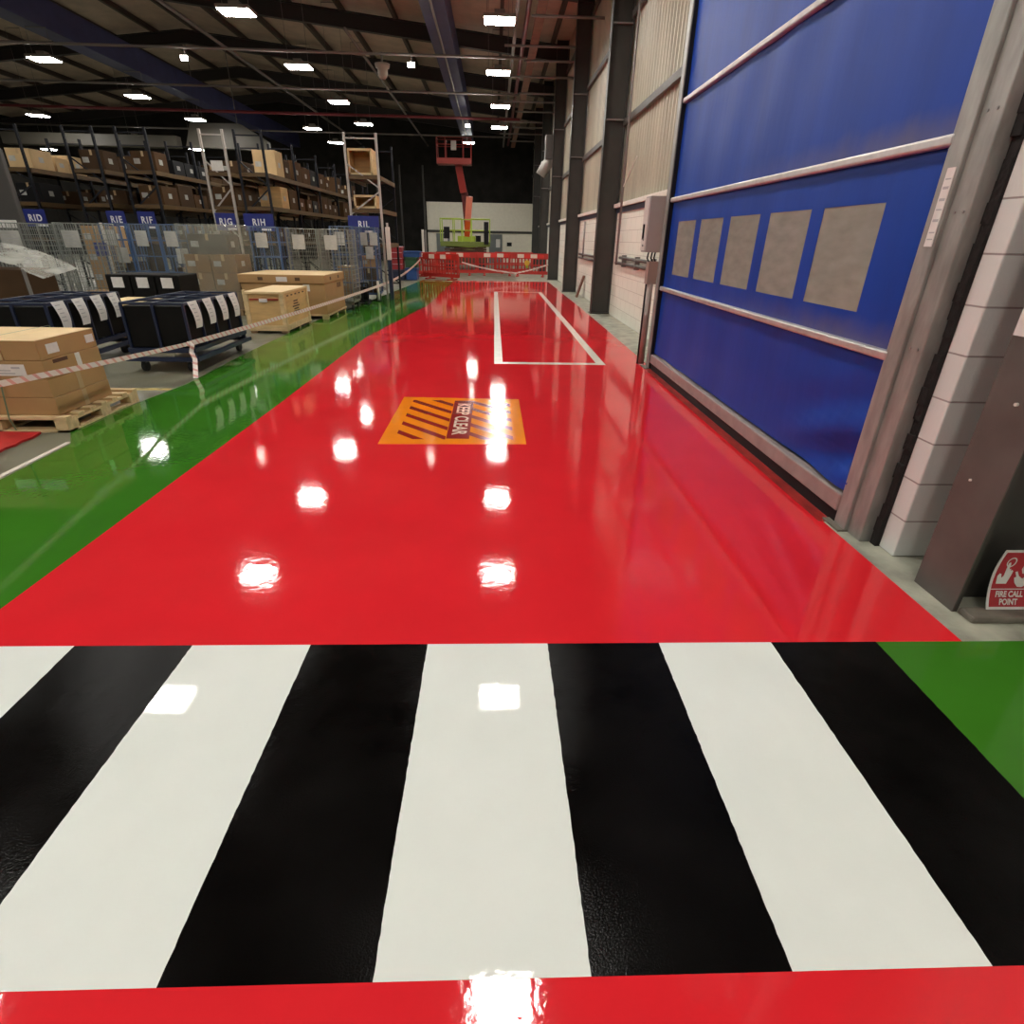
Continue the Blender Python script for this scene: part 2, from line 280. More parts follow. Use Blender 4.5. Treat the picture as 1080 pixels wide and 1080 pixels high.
# ------------------------------------------------------------------ floor paint
def paint(name, polys, m, z, lab=None, parent=None):
    b = MB()
    for p in polys: b.prism(p, -0.002 if not parent else 0.0005, z)
    return b.build(name, m, parent)
struct(paint('floor_red_paint', [[(-2.31,1.93),(2.12,1.93),(2.13,7.8),(2.22,8.05),(2.27,14),(2.27,25.0),(-1.60,25.0),(-1.68,20),(-1.72,15.4),(-1.86,14.2),(-2.24,10.2),(-2.25,5.8)], [(-4.5,-4),(4,-4),(4,.70),(-4.5,.70)]], 'red', .003), 'glossy red painted aisle floor')
struct(paint('floor_green_paint', [[(-2.31,1.93),(-2.25,5.8),(-2.24,10.2),(-1.86,14.2),(-1.72,15.4),(-1.68,20),(-1.60,25.0),(-2.95,25.0),(-3.09,21.6),(-3.5,14.5),(-3.69,12),(-3.69,8.8),(-3.60,6.6),(-3.72,5.6),(-3.72,4.8),(-3.52,4.5),(-3.50,3.8),(-3.48,1.93)]], 'green', .003), 'glossy green painted walkway left of the red aisle')
struct(paint('floor_green_paint', [[(1.72,.70),(4.5,.70),(4.5,1.93),(2.12,1.93),(1.72,1.93)]], 'green', .003), 'green painted floor right of the zebra crossing')
zb = thing('zebra_crossing', 'black and white striped zebra crossing painted across the near floor', 'crossing')
xs = [-2.8, -2.31, -1.79, -1.295, -.79, -.285, .24, .735, 1.24, 1.72]
edges = []
for x in xs:
    edges.append([(x + (random.uniform(-.0014, .0014) if 0 < k < 60 else 0), .70 + 1.23*k/60) for k in range(61)])
for i in range(len(xs)-1):
    wht = i % 2 == 1
    MB().prism(edges[i+1] + edges[i][::-1], .0005, .0038).build('white_stripe' if wht else 'black_stripe', 'white_paint' if wht else 'black_paint', zb)
bay = thing('bay_marking', 'thin white rectangle line marking a parking bay on the red floor', 'floor marking')
for q in ((.01, 8.0, 1.60, 8.12), (.01, 8.12, .13, 19.9), (.13, 19.78, 1.5, 19.9), (1.48, 8.12, 1.60, 19.9)):
    paint('line', [[(q[0],q[1]),(q[2],q[1]),(q[2],q[3]),(q[0],q[3])]], 'line_white', .005, parent=bay)
paintstrip = paint('floor_worn_red', [[(2.095,3.12),(2.185,3.12),(2.185,7.76),(2.10,7.76)]], mat('worn_red_paint', (0.30, 0.022, 0.018), 0.3, var=0.5, vscale=5, stretch=(3,1,1)), .0036)
struct(paintstrip, 'worn dark red strip under the blue door')
# KEEP CLEAR panel
kc = thing('keep_clear_marking', 'orange hatched floor panel with KEEP CLEAR lettering on the red aisle', 'floor marking')
paint('panel', [[(-.99,4.55),(.285,4.57),(.28,6.06),(-.99,6.12)]], 'orange', .0045, parent=kc)
def clip(poly, x0, y0, x1, y1):
    for ax, v, sg in ((0,x0,1),(0,x1,-1),(1,y0,1),(1,y1,-1)):
        out = []
        for i in range(len(poly)):
            a, b = poly[i-1], poly[i]; da, db = sg*(a[ax]-v), sg*(b[ax]-v)
            if (da >= 0) != (db >= 0):
                t = da/(da-db); out.append((a[0]+t*(b[0]-a[0]), a[1]+t*(b[1]-a[1])))
            if db >= 0: out.append(b)
        poly = out
        if not poly: return []
    return poly
for x0, x1, c0 in ((-.87, -.425, 5.10), (-.215, .175, 5.71)):
    for k in range(-5, 3):
        c = c0 + .27*k
        p = clip([(x0-.1, c-x0+.1-.05), (x1+.1, c-x1-.1-.05), (x1+.1, c-x1-.1+.05), (x0-.1, c-x0+.1+.05)], x0, 4.68, x1, 5.99)
        if len(p) > 2: MB().prism(p, .004, .0052).build('hatch_bar', 'darkred', kc)
pl = MB().prism([(-.42,4.70),(-.215,4.70),(-.215,5.98),(-.42,5.98)], .004, .0056).build('sign_panel', 'darkred', kc)
t = text_mb('KEEP CLEAR', .215, .0003, .004)
xf(t, lambda x, y, z: (-.318 + y*.86, 5.34 - x*.90, .0061+z)).build('lettering', 'cream', kc)
for k, q in enumerate(([(-4.6,6.30),(-3.66,6.33),(-3.66,6.41),(-4.6,6.38)], [(-3.66,5.50),(-3.50,5.95),(-3.56,5.97),(-3.73,5.52)], [(-3.56,3.3),(-3.52,3.3),(-3.55,4.55),(-3.59,4.55)])):
    struct(paint('trim_%d' % (31+k), [q], 'yellow_line' if k < 2 else 'line_white', .002), 'old worn line paint on the concrete')
tag(MB().prism([(-2.8,24.45),(1.2,24.45),(1.2,24.57),(-2.8,24.57)], .003, .006).build('floor_tape', 'floor_tape'), 'red and white tape laid across the floor before the red barriers', 'tape')

# scuffed dirt on the door fabric above two of its bars
nt = M['blue_door'].node_tree; bs = nt.nodes['Principled BSDF']
old = bs.inputs['Base Color'].links[0].from_socket
tc = nt.nodes.new('ShaderNodeTexCoord'); sx = nt.nodes.new('ShaderNodeSeparateXYZ'); nt.links.new(tc.outputs['Object'], sx.inputs[0])
nz = nt.nodes.new('ShaderNodeTexNoise'); nz.inputs['Scale'].default_value = 5; nz.inputs['Detail'].default_value = 6; nt.links.new(tc.outputs['Object'], nz.inputs['Vector'])
def mth(op, a, b):
    n = nt.nodes.new('ShaderNodeMath'); n.operation = op; n.use_clamp = op == 'MULTIPLY'
    for i, q in enumerate((a, b)):
        if isinstance(q, (int, float)): n.inputs[i].default_value = q
        else: nt.links.new(q, n.inputs[i])
    return n.outputs[0]
def rng(v, a, b):
    n = nt.nodes.new('ShaderNodeMapRange'); n.inputs[1].default_value = a; n.inputs[2].default_value = b; nt.links.new(v, n.inputs[0]); return n.outputs[0]
zw = mth('SUBTRACT', sx.outputs[2], mth('MULTIPLY', nz.outputs['Fac'], .16))
ms = [mth('MULTIPLY', rng(zw, b0 + .07, b0 - .08), rng(sx.outputs[2], b0 - .002, b0 + .002)) for b0 in (1.07, 2.08)]
mk = mth('MULTIPLY', mth('MULTIPLY', mth('ADD', *ms), rng(sx.outputs[1], 6.2, 3.6)), .55)
dm = nt.nodes.new('ShaderNodeMix'); dm.data_type = 'RGBA'; dm.inputs[7].default_value = (.16, .13, .12, 1)
nt.links.new(mk, dm.inputs[0]); nt.links.new(old, dm.inputs[6]); nt.links.new(dm.outputs[2], bs.inputs['Base Color'])

# ------------------------------------------------------------------ blue roll-up door
dr = struct(thing('door_1', 'large blue fabric roll-up door with five clear windows', 'door')); del dr['category']
wins = [(3.52, 4.17), (4.34, 4.98), (5.17, 5.81), (5.99, 6.63), (6.80, 7.44)]
def xfab(y, z):
    x = 2.215 + .010*math.sin(y*7 + 1.3*math.sin(z*2.2)) * (0.25 + 0.25*math.sin(z*3.1+y))
    if z < 1.0:
        s = max(0, 1 - (y-3.1)/1.1)*max(0, 1-abs(z-.42)/.55)
        x += .05*s*math.sin((z*1.0 + (y-3.1)*.35)*17)
    return x
bars = [.20, 1.05, 2.06, 3.06, 4.08, 5.15]
for i in range(5):
    z0, z1 = bars[i]+.02, bars[i+1]-.02
    ys = sorted(set([3.08 + k*.117 for k in range(41)] + ([q for wn in wins for q in wn] if i == 1 else [])))
    zs = sorted(set([z0 + (z1-z0)*k/14 for k in range(15)] + ([1.235, 1.82] if i == 1 else [])))
    b = MB(); idx = {}
    for a, y in enumerate(ys):
        for c, z in enumerate(zs): idx[a, c] = len(b.v); b.v.append((xfab(y, z) if i != 1 else 2.215+.002*math.sin(9*y), y, z))
    for a in range(len(ys)-1):
        for c in range(len(zs)-1):
            ym, zm = (ys[a]+ys[a+1])/2, (zs[c]+zs[c+1])/2
            if i == 1 and 1.235 < zm < 1.82 and any(w0 < ym < w1 for w0, w1 in wins): continue
            b.f.append((idx[a,c], idx[a,c+1], idx[a+1,c+1], idx[a+1,c]))
    b.build('fabric_panel', 'blue_door', dr, smooth=True)
for z in bars[1:5]: B(2.175, 3.08, z-.026, 2.225, 7.78, z+.026).build('stiffener_bar', 'alu', dr, bevel=.012)
for (a, c) in wins: B(2.217, a-.005, 1.23, 2.223, c+.005, 1.825).build('window_pane', 'vinyl', dr)
B(2.17, 3.1, .085, 2.25, 7.78, .20).build('bottom_bar', mat('dull_bar', (0.33, 0.27, 0.25), .45, .2, var=.15), dr, bevel=.01); B(2.185, 3.1, .004, 2.24, 7.78, .085).build('rubber_seal', 'black', dr)  # black strip under the bottom bar stands in for the shaded gap
gr = B(2.18, 2.985, 0, 2.30, 3.10, 5.3); gr.box(2.20, 2.855, 0, 2.32, 2.985, 5.3); gr.build('guide_rail', 'galv', dr, bevel=.006)
B(2.14, 2.98, 0, 2.24, 3.16, .012).build('guide_foot', 'plinth', dr)
gl = B(2.16, 7.80, 0, 2.34, 7.93, 5.3); gl.build('guide_rail', 'galv', dr, bevel=.006)
B(2.17, 7.77, 0, 2.24, 7.80, 5.3).build('rubber_seal', 'black', dr)
B(2.10, 7.76, 0, 2.36, 8.0, .012).build('guide_foot', 'plinth', dr)
sb = MB()
for z in (1.12, 1.75, 2.15, 2.75):
    for y in (2.89, 2.945): sb.tube([(2.199, y, z), (2.194, y, z)], .007, 8)
sb.build('screw', 'castor', dr)
st = B(2.176, 3.0, 1.60, 2.1795, 3.055, 1.94).build('sticker', 'paper', dr)
k = MB()
for z in (1.63, 1.66, 1.71, 1.76, 1.80, 1.85, 1.89): k.box(2.1752, 3.008, z, 2.1758, 3.046, z+random.choice((.006,.012)))
k.build('print', 'ink', st)
B(2.15, 2.9, 5.2, 2.9, 8.0, 5.9).build('roll_housing', 'galv', dr, bevel=.02)
# control box, its cables and the wall pipes
cb = thing('control_box', 'grey steel electrical control box mounted beside the blue door', 'control box', (0, 8.0, 0))
B(1.99, 0, 1.47, 2.21, .26, 2.12).build('body', mat('control_grey', (0.36, 0.32, 0.29), 0.45), cb, bevel=.008)
B(1.975, .015, 1.49, 1.99, .245, 2.10).build('cover', mat('control_pale', (0.62, 0.57, 0.52), 0.45), cb, bevel=.004)
B(1.955, .11, 1.62, 1.975, .135, 1.80).build('handle', 'black', cb)
for z in (1.62, 1.55): MB().tube([(2.03,.1,z),(1.962,.1,z)], .015, 8).build('switch', 'castor', cb)
for dx, ph in ((.06, 0), (.11, 1), (.15, 2)):
    MB().tube([(2.0+dx,.1,1.47),(2.0+dx-.02,.06,1.40),(2.02+dx,.08,1.33),(2.1,.1,1.30),(2.1,.12,1.1)], .011, 7).build('cable', 'black', cb, smooth=True)
B(2.06, .02, 1.08, 2.22, .16, 1.36).build('junction_box', mat('junction_grey', (0.30, 0.22, 0.18), 0.5), cb, bevel=.006)
tag(MB().tube([(2.12, 8.06, .02), (2.12, 8.06, 1.10)], .042, 12).build('steel_guard_pole', mat('brown_pole', (0.30, 0.23, 0.20), 0.35, 0.3), smooth=True), 'round brown steel pole on the floor under the control box', 'pole')
tag(B(2.075, 8.12, 0, 2.10, 8.15, 1.1).build('conduit', 'black'), 'thin black conduit standing behind the brown pole beside the door', 'conduit')
wp = thing('wall_pipe', 'pair of brownish pipes fixed along the white block wall', 'pipe')
for z in (1.16, 1.27): MB().tube([(2.74, 9.9, z), (2.74, 13.2 if z > 1.2 else 13.6, z)], .03, 10).build('pipe', 'steel_brown', wp, smooth=True)
for y in (10.4, 11.6, 12.8): B(2.71, y, 1.10, 2.80, y+.06, 1.33).build('bracket', 'pipe', wp)
wc = thing('vertical_conduit', 'thin vertical conduit climbing the wall behind the nearest far column', 'conduit')
MB().tube([(2.70, 13.35, 1.12), (2.70, 13.35, 7.8)], .025, 8).build('pipe', 'pipe', wc, smooth=True)
MB().tube([(2.70, 13.3, 2.62), (2.72, 12.4, 3.05)], .015, 6).build('stay', 'cap', wc)
wp2 = thing('wall_pipe', 'pipes on the white wall between the first and second far columns', 'pipe')
for z in (1.1, 1.2): MB().tube([(2.74, 15.2, z), (2.74, 19.6, z)], .03, 8).build('pipe', 'steel_brown', wp2, smooth=True)
MB().tube([(2.72, 18.6, 1.1), (2.72, 18.6, 2.1)], .025, 8).build('upright', 'pipe', wp2, smooth=True)
tag(MB().add([(2.55,18.3,0),(2.75,18.3,.62),(2.79,18.3,.62),(2.60,18.3,0),(2.55,18.55,0),(2.75,18.55,.62),(2.79,18.55,.62),(2.60,18.55,0)], [(0,1,2,3),(7,6,5,4),(0,4,5,1),(1,5,6,2),(2,6,7,3),(3,7,4,0)]).build('wooden_board', 'wood'), 'reddish brown board leaning on the white wall behind a column', 'board')
dt = thing('duct_elbow', 'grey duct elbow high on the third far column', 'duct')
MB().tube([(2.5, 27.0, 4.6), (2.4, 27.0, 4.55), (2.15, 27.05, 4.35), (1.95, 27.1, 4.0)], .22, 14).build('elbow', 'duct_grey', dt, smooth=True)
B(2.1, 26.75, 4.55, 2.84, 27.4, 5.4).build('fan_box', 'steel_brown', dt, bevel=.02)

# fire call point sign, slightly bowed, leaning on the column
fs = thing('fire_call_point_sign', 'red and white FIRE CALL POINT sign leaning on the brown column', 'sign')
def fsm(u, v, d=0.0):  # u 0..0.3, v 0..0.3
    return (2.373 + u*.985 + .042*(v/.3)**2, 2.19 - .07*(1-v/.3)**2 - d, .038 + v*.96)
def flat(poly, d, name, m, n=1):
    b = MB()
    b.add([fsm(u*.74-.008, v, d) for u, v in poly], [tuple(range(len(poly)))]); return b.build(name, m, fs)
def grid(u0, v0, u1, v1, d, name, m):
    b = MB(); N = 12
    for i in range(N+1):
        v = v0+(v1-v0)*i/N; b.v += [fsm(u0, v, d), fsm(u1, v, d), fsm(u0, v, d-.0035), fsm(u1, v, d-.0035)]
    for i in range(N):
        a = 4*i; b.f += [(a,a+1,a+5,a+4),(a+2,a+6,a+7,a+3),(a,a+4,a+6,a+2),(a+1,a+3,a+7,a+5)]
    b.f += [(0,2,3,1),(4*N,4*N+1,4*N+3,4*N+2)]
    return b.build(name, m, fs, smooth=False)
grid(0, 0, .21, .30, 0, 'plate', 'paper')
grid(.012, .013, .198, .094, .0015, 'text_panel', 'sign_red'); grid(.012, .099, .198, .287, .0015, 'picture_panel', 'sign_red')
def strips(polyfn, v0, v1, n, d, name, m):
    b = MB()
    for i in range(n):
        va, vb = v0+(v1-v0)*i/n, v0+(v1-v0)*(i+1)/n
        for (a0, a1), (b0, b1) in zip(polyfn(va), polyfn(vb)): b.add([fsm(a0,va,d),fsm(a1,va,d),fsm(b1,vb,d),fsm(b0,vb,d)], [(0,1,2,3)])
    return b.build(name, m, fs)
hand = [(.045,.125),(.115,.125),(.13,.165),(.133,.19),(.122,.196),(.115,.19),(.112,.202),(.1,.2),(.096,.225),(.088,.236),(.078,.232),(.08,.2),(.082,.165),(.07,.155),(.062,.175),(.05,.178),(.04,.165)]
flat(hand, .004, 'hand_symbol', 'paper')
b = MB()
for k in range(24):
    a0, a1 = 2*PI*k/24, 2*PI*(k+1)/24
    b.add([fsm(.061+.023*math.cos(a0), .236+.026*math.sin(a0), .004), fsm(.061+.023*math.cos(a1), .236+.026*math.sin(a1), .004), fsm(.061+.017*math.cos(a1), .236+.02*math.sin(a1), .004), fsm(.061+.017*math.cos(a0), .236+.02*math.sin(a0), .004)], [(0,1,2,3)])
b.build('button_symbol', 'paper', fs)
flat([(.15,.185),(.165,.188),(.185,.165),(.215,.15),(.24,.17),(.25,.215),(.262,.18),(.268,.15),(.255,.12),(.225,.108),(.195,.11),(.17,.13),(.157,.155),(.17,.16)], .004, 'flame_symbol', 'paper')
flat([(.185,.20),(.19,.225),(.20,.245),(.205,.268),(.215,.235),(.225,.20),(.215,.175),(.2,.178)], .004, 'flame_symbol', 'paper')
for s, v in (('FIRE CALL', .073), ('POINT', .036)):
    t = text_mb(s, .031, 0, .0011); xf(t, lambda x, y, z: fsm(.105 + x, v + y*1.25, .004)).build('lettering', 'paper', fs)

# ------------------------------------------------------------------ ceiling services
lamp_id = 0
lamps = []
lp = thing('high_bay_lamp', '', 'ceiling lamp', (0, 0, 0), group='LED high bay lamps')
B(-.38, -.28, .02, .38, .28, .09).build('housing', 'lamp_body', lp, bevel=.01); B(-.35, -.25, 0, .35, .25, .021).build('diffuser', 'lamp', lp); B(-.12, -.12, .09, .12, .12, .20).build('driver_box', 'lamp_body', lp)
def wire(L):
    wr = MB()
    for sx in (-.3, .3): wr.tube([(sx, 0, .09), (sx, 0, L)], .006, 5)
    wr.bar((-.3, 0, L-.02), (.3, 0, L-.02), .02)
    return wr
wire(2.0).build('suspension_wire', 'pipe', lp)
wires = {}
ROWS = [-6, -1.4, 3.2, 7.9, 12.2, 16.9, 21.5, 26.4, 31.0]  # first two rows unseen behind the camera, added to light the near floor
rowname = {0.12: 'above the red aisle', -6.0: 'above the cages left of the aisle', -13.6: 'above the pallet racks', -20.6: 'far left beyond the racks'}
first = True
def put_lamp(x, y, lab, z=None):
    global first
    if first: o = lp; lp.location = (x, y, 6.2); lp['label'] = lab; first = False
    else: o = dup(lp, (x, y, 6.2), lab)
    if z: o.location.z = z
    if y == 40.1: o.location.z = 6.75
    L = .25 if y == 40.1 else .80 if (-14.4 < x < -13.1 or -2.2 < x < -1) else round(zr(x) - 6.2, 2)
    if L not in wires:
        t = wire(L).build('wire_tmp', 'pipe'); wires[L] = t.data; bpy.data.objects.remove(t)
    [c for c in o.children if c.name.startswith('suspension_wire')][0].data = wires[L]
for x in (.12, -6.0, -13.6, -20.6):
    vis = [y for y in ROWS if not (x < -20 and y < 26)]
    for i, y in enumerate(vis):
        if y < 14: lab = 'LED lamp mirrored in the floor, %s row over the %s' % (ORD[i], {.12: 'red aisle', -6.0: 'cages', -13.6: 'racks'}[x])
        else: lab = 'bright LED lamp %s, %s from the end wall' % (rowname[x], ORD[len(vis)-1-i])
        put_lamp(x + (.12 if x > 0 and y > 24 else 0), y, lab)
put_lamp(-1.57, 40.1, 'bright LED lamp behind the red lift basket')
put_lamp(-8.8, 37.0, 'tiny far LED lamp left of the top open wooden box')
put_lamp(-18.4, 41.3, 'tiny far LED lamp between the R1F and R1G racks')
put_lamp(-28.5, 43.0, 'tiny LED lamp far behind the R1D rack, lower of two')
put_lamp(-26.1, 40.6, 'tiny LED lamp far behind the R1D rack, upper of two')
put_lamp(-19.6, 36.8, 'small far LED lamp behind the left rack tops')
put_lamp(-8.8, 32.6, 'small far LED lamp between the rack ends and the end wall')
for (x, y, lab) in ((-9.12, 20.9, 'small bright spotlight under the left roof beam'), (-2.48, 20.9, 'small spotlight on a pipe beside the blue beam'), (-1.24, 31.5, 'tiny spotlight above the red lift basket')):
    s = thing('spotlight', lab, 'spotlight', (x, y, 6.15 if y < 30 else 6.27))
    B(-.11, -.08, .0, .11, .08, .12).build('body', 'lamp_body', s, bevel=.01); B(-.10, -.10, -.01, .10, -.08, .11).build('lens', 'spot', s)
    MB().tube([(0,0,.12),(0,0,.30)], .015, 6).build('stem', 'pipe', s)
cd = thing('security_camera', 'pale domed security camera hanging from a roof pipe', 'camera', (-3.35, 20.9, 0))
d = MB(); N = 16
rings = [(.23, 6.22), (.2, 6.12), (.15, 6.10), (.15, 6.0), (.13, 5.92), (.08, 5.86), (.001, 5.84)]
for (rr, z) in rings: d.v += [(rr*math.cos(2*PI*k/N), rr*math.sin(2*PI*k/N), z) for k in range(N)]
for i in range(len(rings)-1): d.f += [(i*N+k, (i+1)*N+k, (i+1)*N+(k+1)%N, i*N+(k+1)%N) for k in range(N)]
d.f.append(tuple(range(N))); d.build('dome', 'dome', cd, smooth=True)
MB().tube([(0,0,6.2),(0,0,6.5)], .03, 8).build('stem', 'pipe', cd)
for (y, z, m, lab) in ((20.9, 6.45, 'pipe', 'nearest thin grey pipe crossing the whole roof'), (26.0, 6.52, 'pipe', 'second thin grey pipe crossing the whole roof'), (31.5, 6.62, 'pipe_red', 'maroon pipe crossing the whole roof'), (36.5, 6.6, 'pipe', 'farthest grey pipe crossing the roof')):
    o = MB().tube([(-31, y, z+.05), (.95 if m == 'pipe' else 1.2, y, z)], .038 if m == 'pipe' else .06, 8).build('roof_pipe', m, smooth=True); tag(o, lab, 'pipe')
tag(MB().tube([(.92, -8, 7.2), (.92, 44, 7.2)], .07, 10).build('roof_pipe', 'pipe_red', smooth=True), 'maroon pipe running lengthwise right of the lamp row', 'pipe')
tag(MB().tube([(-1.62, -8, 6.94), (-1.62, 41, 6.94)], .035, 8).build('roof_conduit', 'pipe', smooth=True), 'thin conduit along the underside of the blue beam', 'conduit')
tag(B(1.12, -8, 7.05, 1.38, 44, 7.12).build('cable_tray', 'tray', bevel=.01), 'rust brown cable tray running lengthwise above the aisle', 'cable tray')
tag(B(.56, -8, 7.05, .66, 44, 7.15).build('cable_trunking', 'pipe', bevel=.01), 'grey cable trunking running lengthwise beside the lamp row', 'trunking')
n = 0
for k in range(14):
    y = 12.4 + 2.0*k; xe = 2.86; y += .5 if k in (1, 4, 7, 10, 13) else 0
    o = MB().tube([(.95 if k % 2 else .3, y, 6.75), (xe, y, 6.75)], .035, 7).build('side_pipe', 'pipe', smooth=True)
    tag(o, 'short grey side pipe near the right wall roof, %s from the camera' % (ORD + ['thirteenth', 'fourteenth'])[k], 'pipe', 'side pipes above the right columns')
for sx, y0, y1, lab in ((-9.2, 14, 46, 'left sagging pair of grey rails under the roof'), (-4.6, 22, 46, 'thin grey wire rail under the roof')):
    tag(MB().tube([(sx, y0, 7.3), (sx, y1, 7.3)], .05, 7).build('roof_rail', 'pipe', smooth=True), lab, 'rail')
tag(B(-24, 33, 5.35, -15.6, 33.5, 5.85).build('air_duct', 'duct', bevel=.02), 'long pale duct hung behind the left racks', 'duct')
tag(MB().prism([(-15.2, 5.4), (-11.2, 5.3), (-11.2, 5.7), (-12.4, 6.4), (-14.8, 6.4)], 33, 33.4).build('ventilation_hood', 'duct'), 'pale sloping hood hung behind the centre racks', 'duct')
hood = bpy.data.objects['ventilation_hood']; hood.data.transform(Matrix(((1,0,0,0),(0,0,1,0),(0,1,0,0),(0,0,0,1)))); hood.data.flip_normals()
hg = MB()
for x in (-14.4, -12.6): hg.tube([(x, 33.2, 6.35), (x, 33.2, zr(x)-.01)], .02, 6)
hg.build('hanger', 'pipe', hood)

# ------------------------------------------------------------------ far end of the hall
struct(B(-4.78, 45.0, 0, 2.95, 45.2, 3.85).build('wall_far_room', 'white_wall'), 'cream white wall of the room at the far end')
struct(B(-4.78, 44.93, 1.93, 2.95, 45.0, 2.08).build('trim_40', 'steel'), 'dark rail across the far white wall')
for i, (x0, x1) in enumerate(((-4.15, -3.2), (-.35, .6))):
    d = struct(B(x0, 44.94, 0, x1, 45.0, 1.86).build('door_%d' % (i+2), 'door_grey'), 'grey door in the far white wall')
    B(x0+.5, 44.90, 1.0, x0+.8, 44.94, 1.55).build('notice', 'paper', d)
tag(B(.95, 44.96, 1.1, 1.3, 45.0, 1.35).build('wall_vent', 'black'), 'small black vent on the far white wall', 'vent')
tag(B(-1.35, 44.95, 1.3, -.95, 45.0, 1.75).build('notice_board', 'black'), 'small dark noticeboard on the far white wall behind the lift', 'board')
for i in range(6):
    struct(B(-4.95-1.6*i, 44.6, 0, -4.85-1.6*i, 44.75, 6).build('trim_%d' % (41+i), 'steel'))

def barrier(x, y, rz, lab):
    r = thing('safety_barrier', lab, 'barrier', (x, y, 0), rz, 'red plastic safety barriers')
    b = B(-.95, -.02, .10, .95, .02, .24); b.box(-.95, -.025, .76, .95, .025, 1.0)
    b.tube([(-.97, 0, .12), (-.97, 0, .92), (-.90, 0, 1.0)], .028, 8); b.tube([(.97, 0, .12), (.97, 0, .92), (.90, 0, 1.0)], .028, 8)
    for k in range(12): xx = -.88 + .16*k; b.box(xx-.022, -.015, .24, xx+.022, .015, .76)
    b.box(-.95, -.018, .47, .95, .018, .52)
    b.build('panel', 'barrier', r)
    B(-.62, -.031, .80, .62, .031, .96).build('reflective_strip', 'chevron', r)
    for s in (-.6, .6): f = B(s-.06, -.28, 0, s+.06, .28, .05); f.box(s-.04, -.05, .05, s+.04, .05, .12); f.build('foot', 'barrier', r, bevel=.008)
    return r
b0 = barrier(-2.22, 25.45, -.62, 'red plastic barrier standing angled in front at the left end of the row')
for x, y, rz, lab in ((-1.75, 28.7, 0, 'red plastic barrier in the back row behind the angled one, left end'), (.15, 28.9, 0, 'red plastic barrier in the middle of the back row'), (1.72, 28.5, -.16, 'red plastic barrier at the right end beside the column'), (-2.85, 27.7, .9, 'red plastic barrier turned sideways at the left corner of the row'), (1.0, 30.6, .05, 'red plastic barrier standing behind the right of the back row')):
    dup(b0, (x, y, 0), lab, rz)
bx = thing('hazard_lamp', 'small round yellow hazard light on the right barrier', 'lamp', (1.55, 28.38, 0))
MB().tube([(0, -.05, .6), (0, .02, .6)], .12, 14).build('lens', mat('amber', (0.8, 0.45, 0.05), 0.4), bx); B(-.06, .0, .38, .06, .06, .50).build('case', 'lime', bx)

def lift():
    r = thing('scissor_lift', 'lime green lift platform with guard rails behind the red barriers', 'lift', (-1.5, 33, 0))
    b = B(-1.15, -.55, .30, 1.15, .55, .78); b.build('chassis', 'rust', r, bevel=.03)
    p = B(-1.3, -.6, 1.18, 1.3, .6, 1.42); p.build('deck', 'lime_dark', r, bevel=.02)
    s = MB()
    for k in range(3): s.bar((-1.1, -.5, .80+.12*k), (1.1, -.5, .92+.12*k), .05, .08); s.bar((-1.1, .5, .92+.12*k), (1.1, .5, .80+.12*k), .05, .08)
    s.build('scissor_arms', 'rust', r)
    g = MB()
    for yy in (-.58, .58):
        for z in (1.95, 2.48): g.tube([(-1.28, yy, z), (-.18 if yy < 0 else 1.28, yy, z)], .024, 8)
        for xx in (-1.28, -.62, -.18, .30, 1.28): g.tube([(xx, yy, 1.4), (xx, yy, 2.48)], .024, 8)
        g.tube([(.30, yy, 2.48), (1.28, yy, 2.48)], .024, 8); g.tube([(.30, yy, 1.95), (1.28, yy, 1.95)], .024, 8)
    for xx in (-1.28, 1.28):
        for z in (1.95, 2.48): g.tube([(xx, -.58, z), (xx, .58, z)], .024, 8)
    g.build('guard_rail', 'lime', r)
    B(-1.1, -.7, 1.55, -.8, -.6, 2.1).build('control_panel', 'black', r, bevel=.01); B(.98, -.68, 1.3, 1.22, -.6, 2.35).build('gate_panel', 'black', r)
    for xx in (-.85, .85):
        for yy in (-.55, .55): MB().tube([(xx, yy-.1, .22), (xx, yy+.1, .22)], .22, 16).build('wheel', 'wheel', r, smooth=False)
lift()
bm = thing('boom_lift', 'orange and red boom lift raising a red basket near the roof', 'lift', (-1.55, 35.2, 0))
B(-.9, -.8, .3, .9, 1.2, 1.0).build('chassis', 'rust', bm, bevel=.04)
for xx in (-.95, .95):
    for yy in (-.5, .9): MB().tube([(xx-.12, yy, .35), (xx+.12, yy, .35)], .35, 18).build('wheel', 'wheel', bm)
B(-.5, -.2, 1.0, .5, .9, 1.7).build('turret', 'lime', bm, bevel=.04)
m_ = MB(); m_.bar((.02, 0, 1.5), (.10, -.3, 2.55), .30, .30); m_.build('lower_arm', 'boom_orange', bm, bevel=.02)
m_ = MB(); m_.bar((.10, -.3, 2.45), (.22, -.5, 3.62), .34, .34); m_.build('middle_arm', mat('salmon_boom', (0.72, 0.20, 0.13), 0.4), bm, bevel=.02)
m_ = MB(); m_.bar((.02, -.1, 2.0), (-.14, -.5, 4.0), .22, .22); m_.bar((.12, -.5, 3.5), (-.25, -.7, 5.0), .16, .18); m_.build('rear_arm', mat('maroon_boom', (0.12, 0.02, 0.02), 0.5), bm, bevel=.02)
m_ = MB(); m_.bar((-.10, -.6, 3.8), (-.32, -.8, 5.02), .36, .34); m_.build('upper_arm', 'boom_red', bm, bevel=.02)
kb = MB().box(-1.4, -1.6, 5.0, .38, -.75, 5.27).build('basket_floor', mat('basket_red', (0.30, 0.04, 0.03), 0.5), bm, bevel=.02)
g = MB()
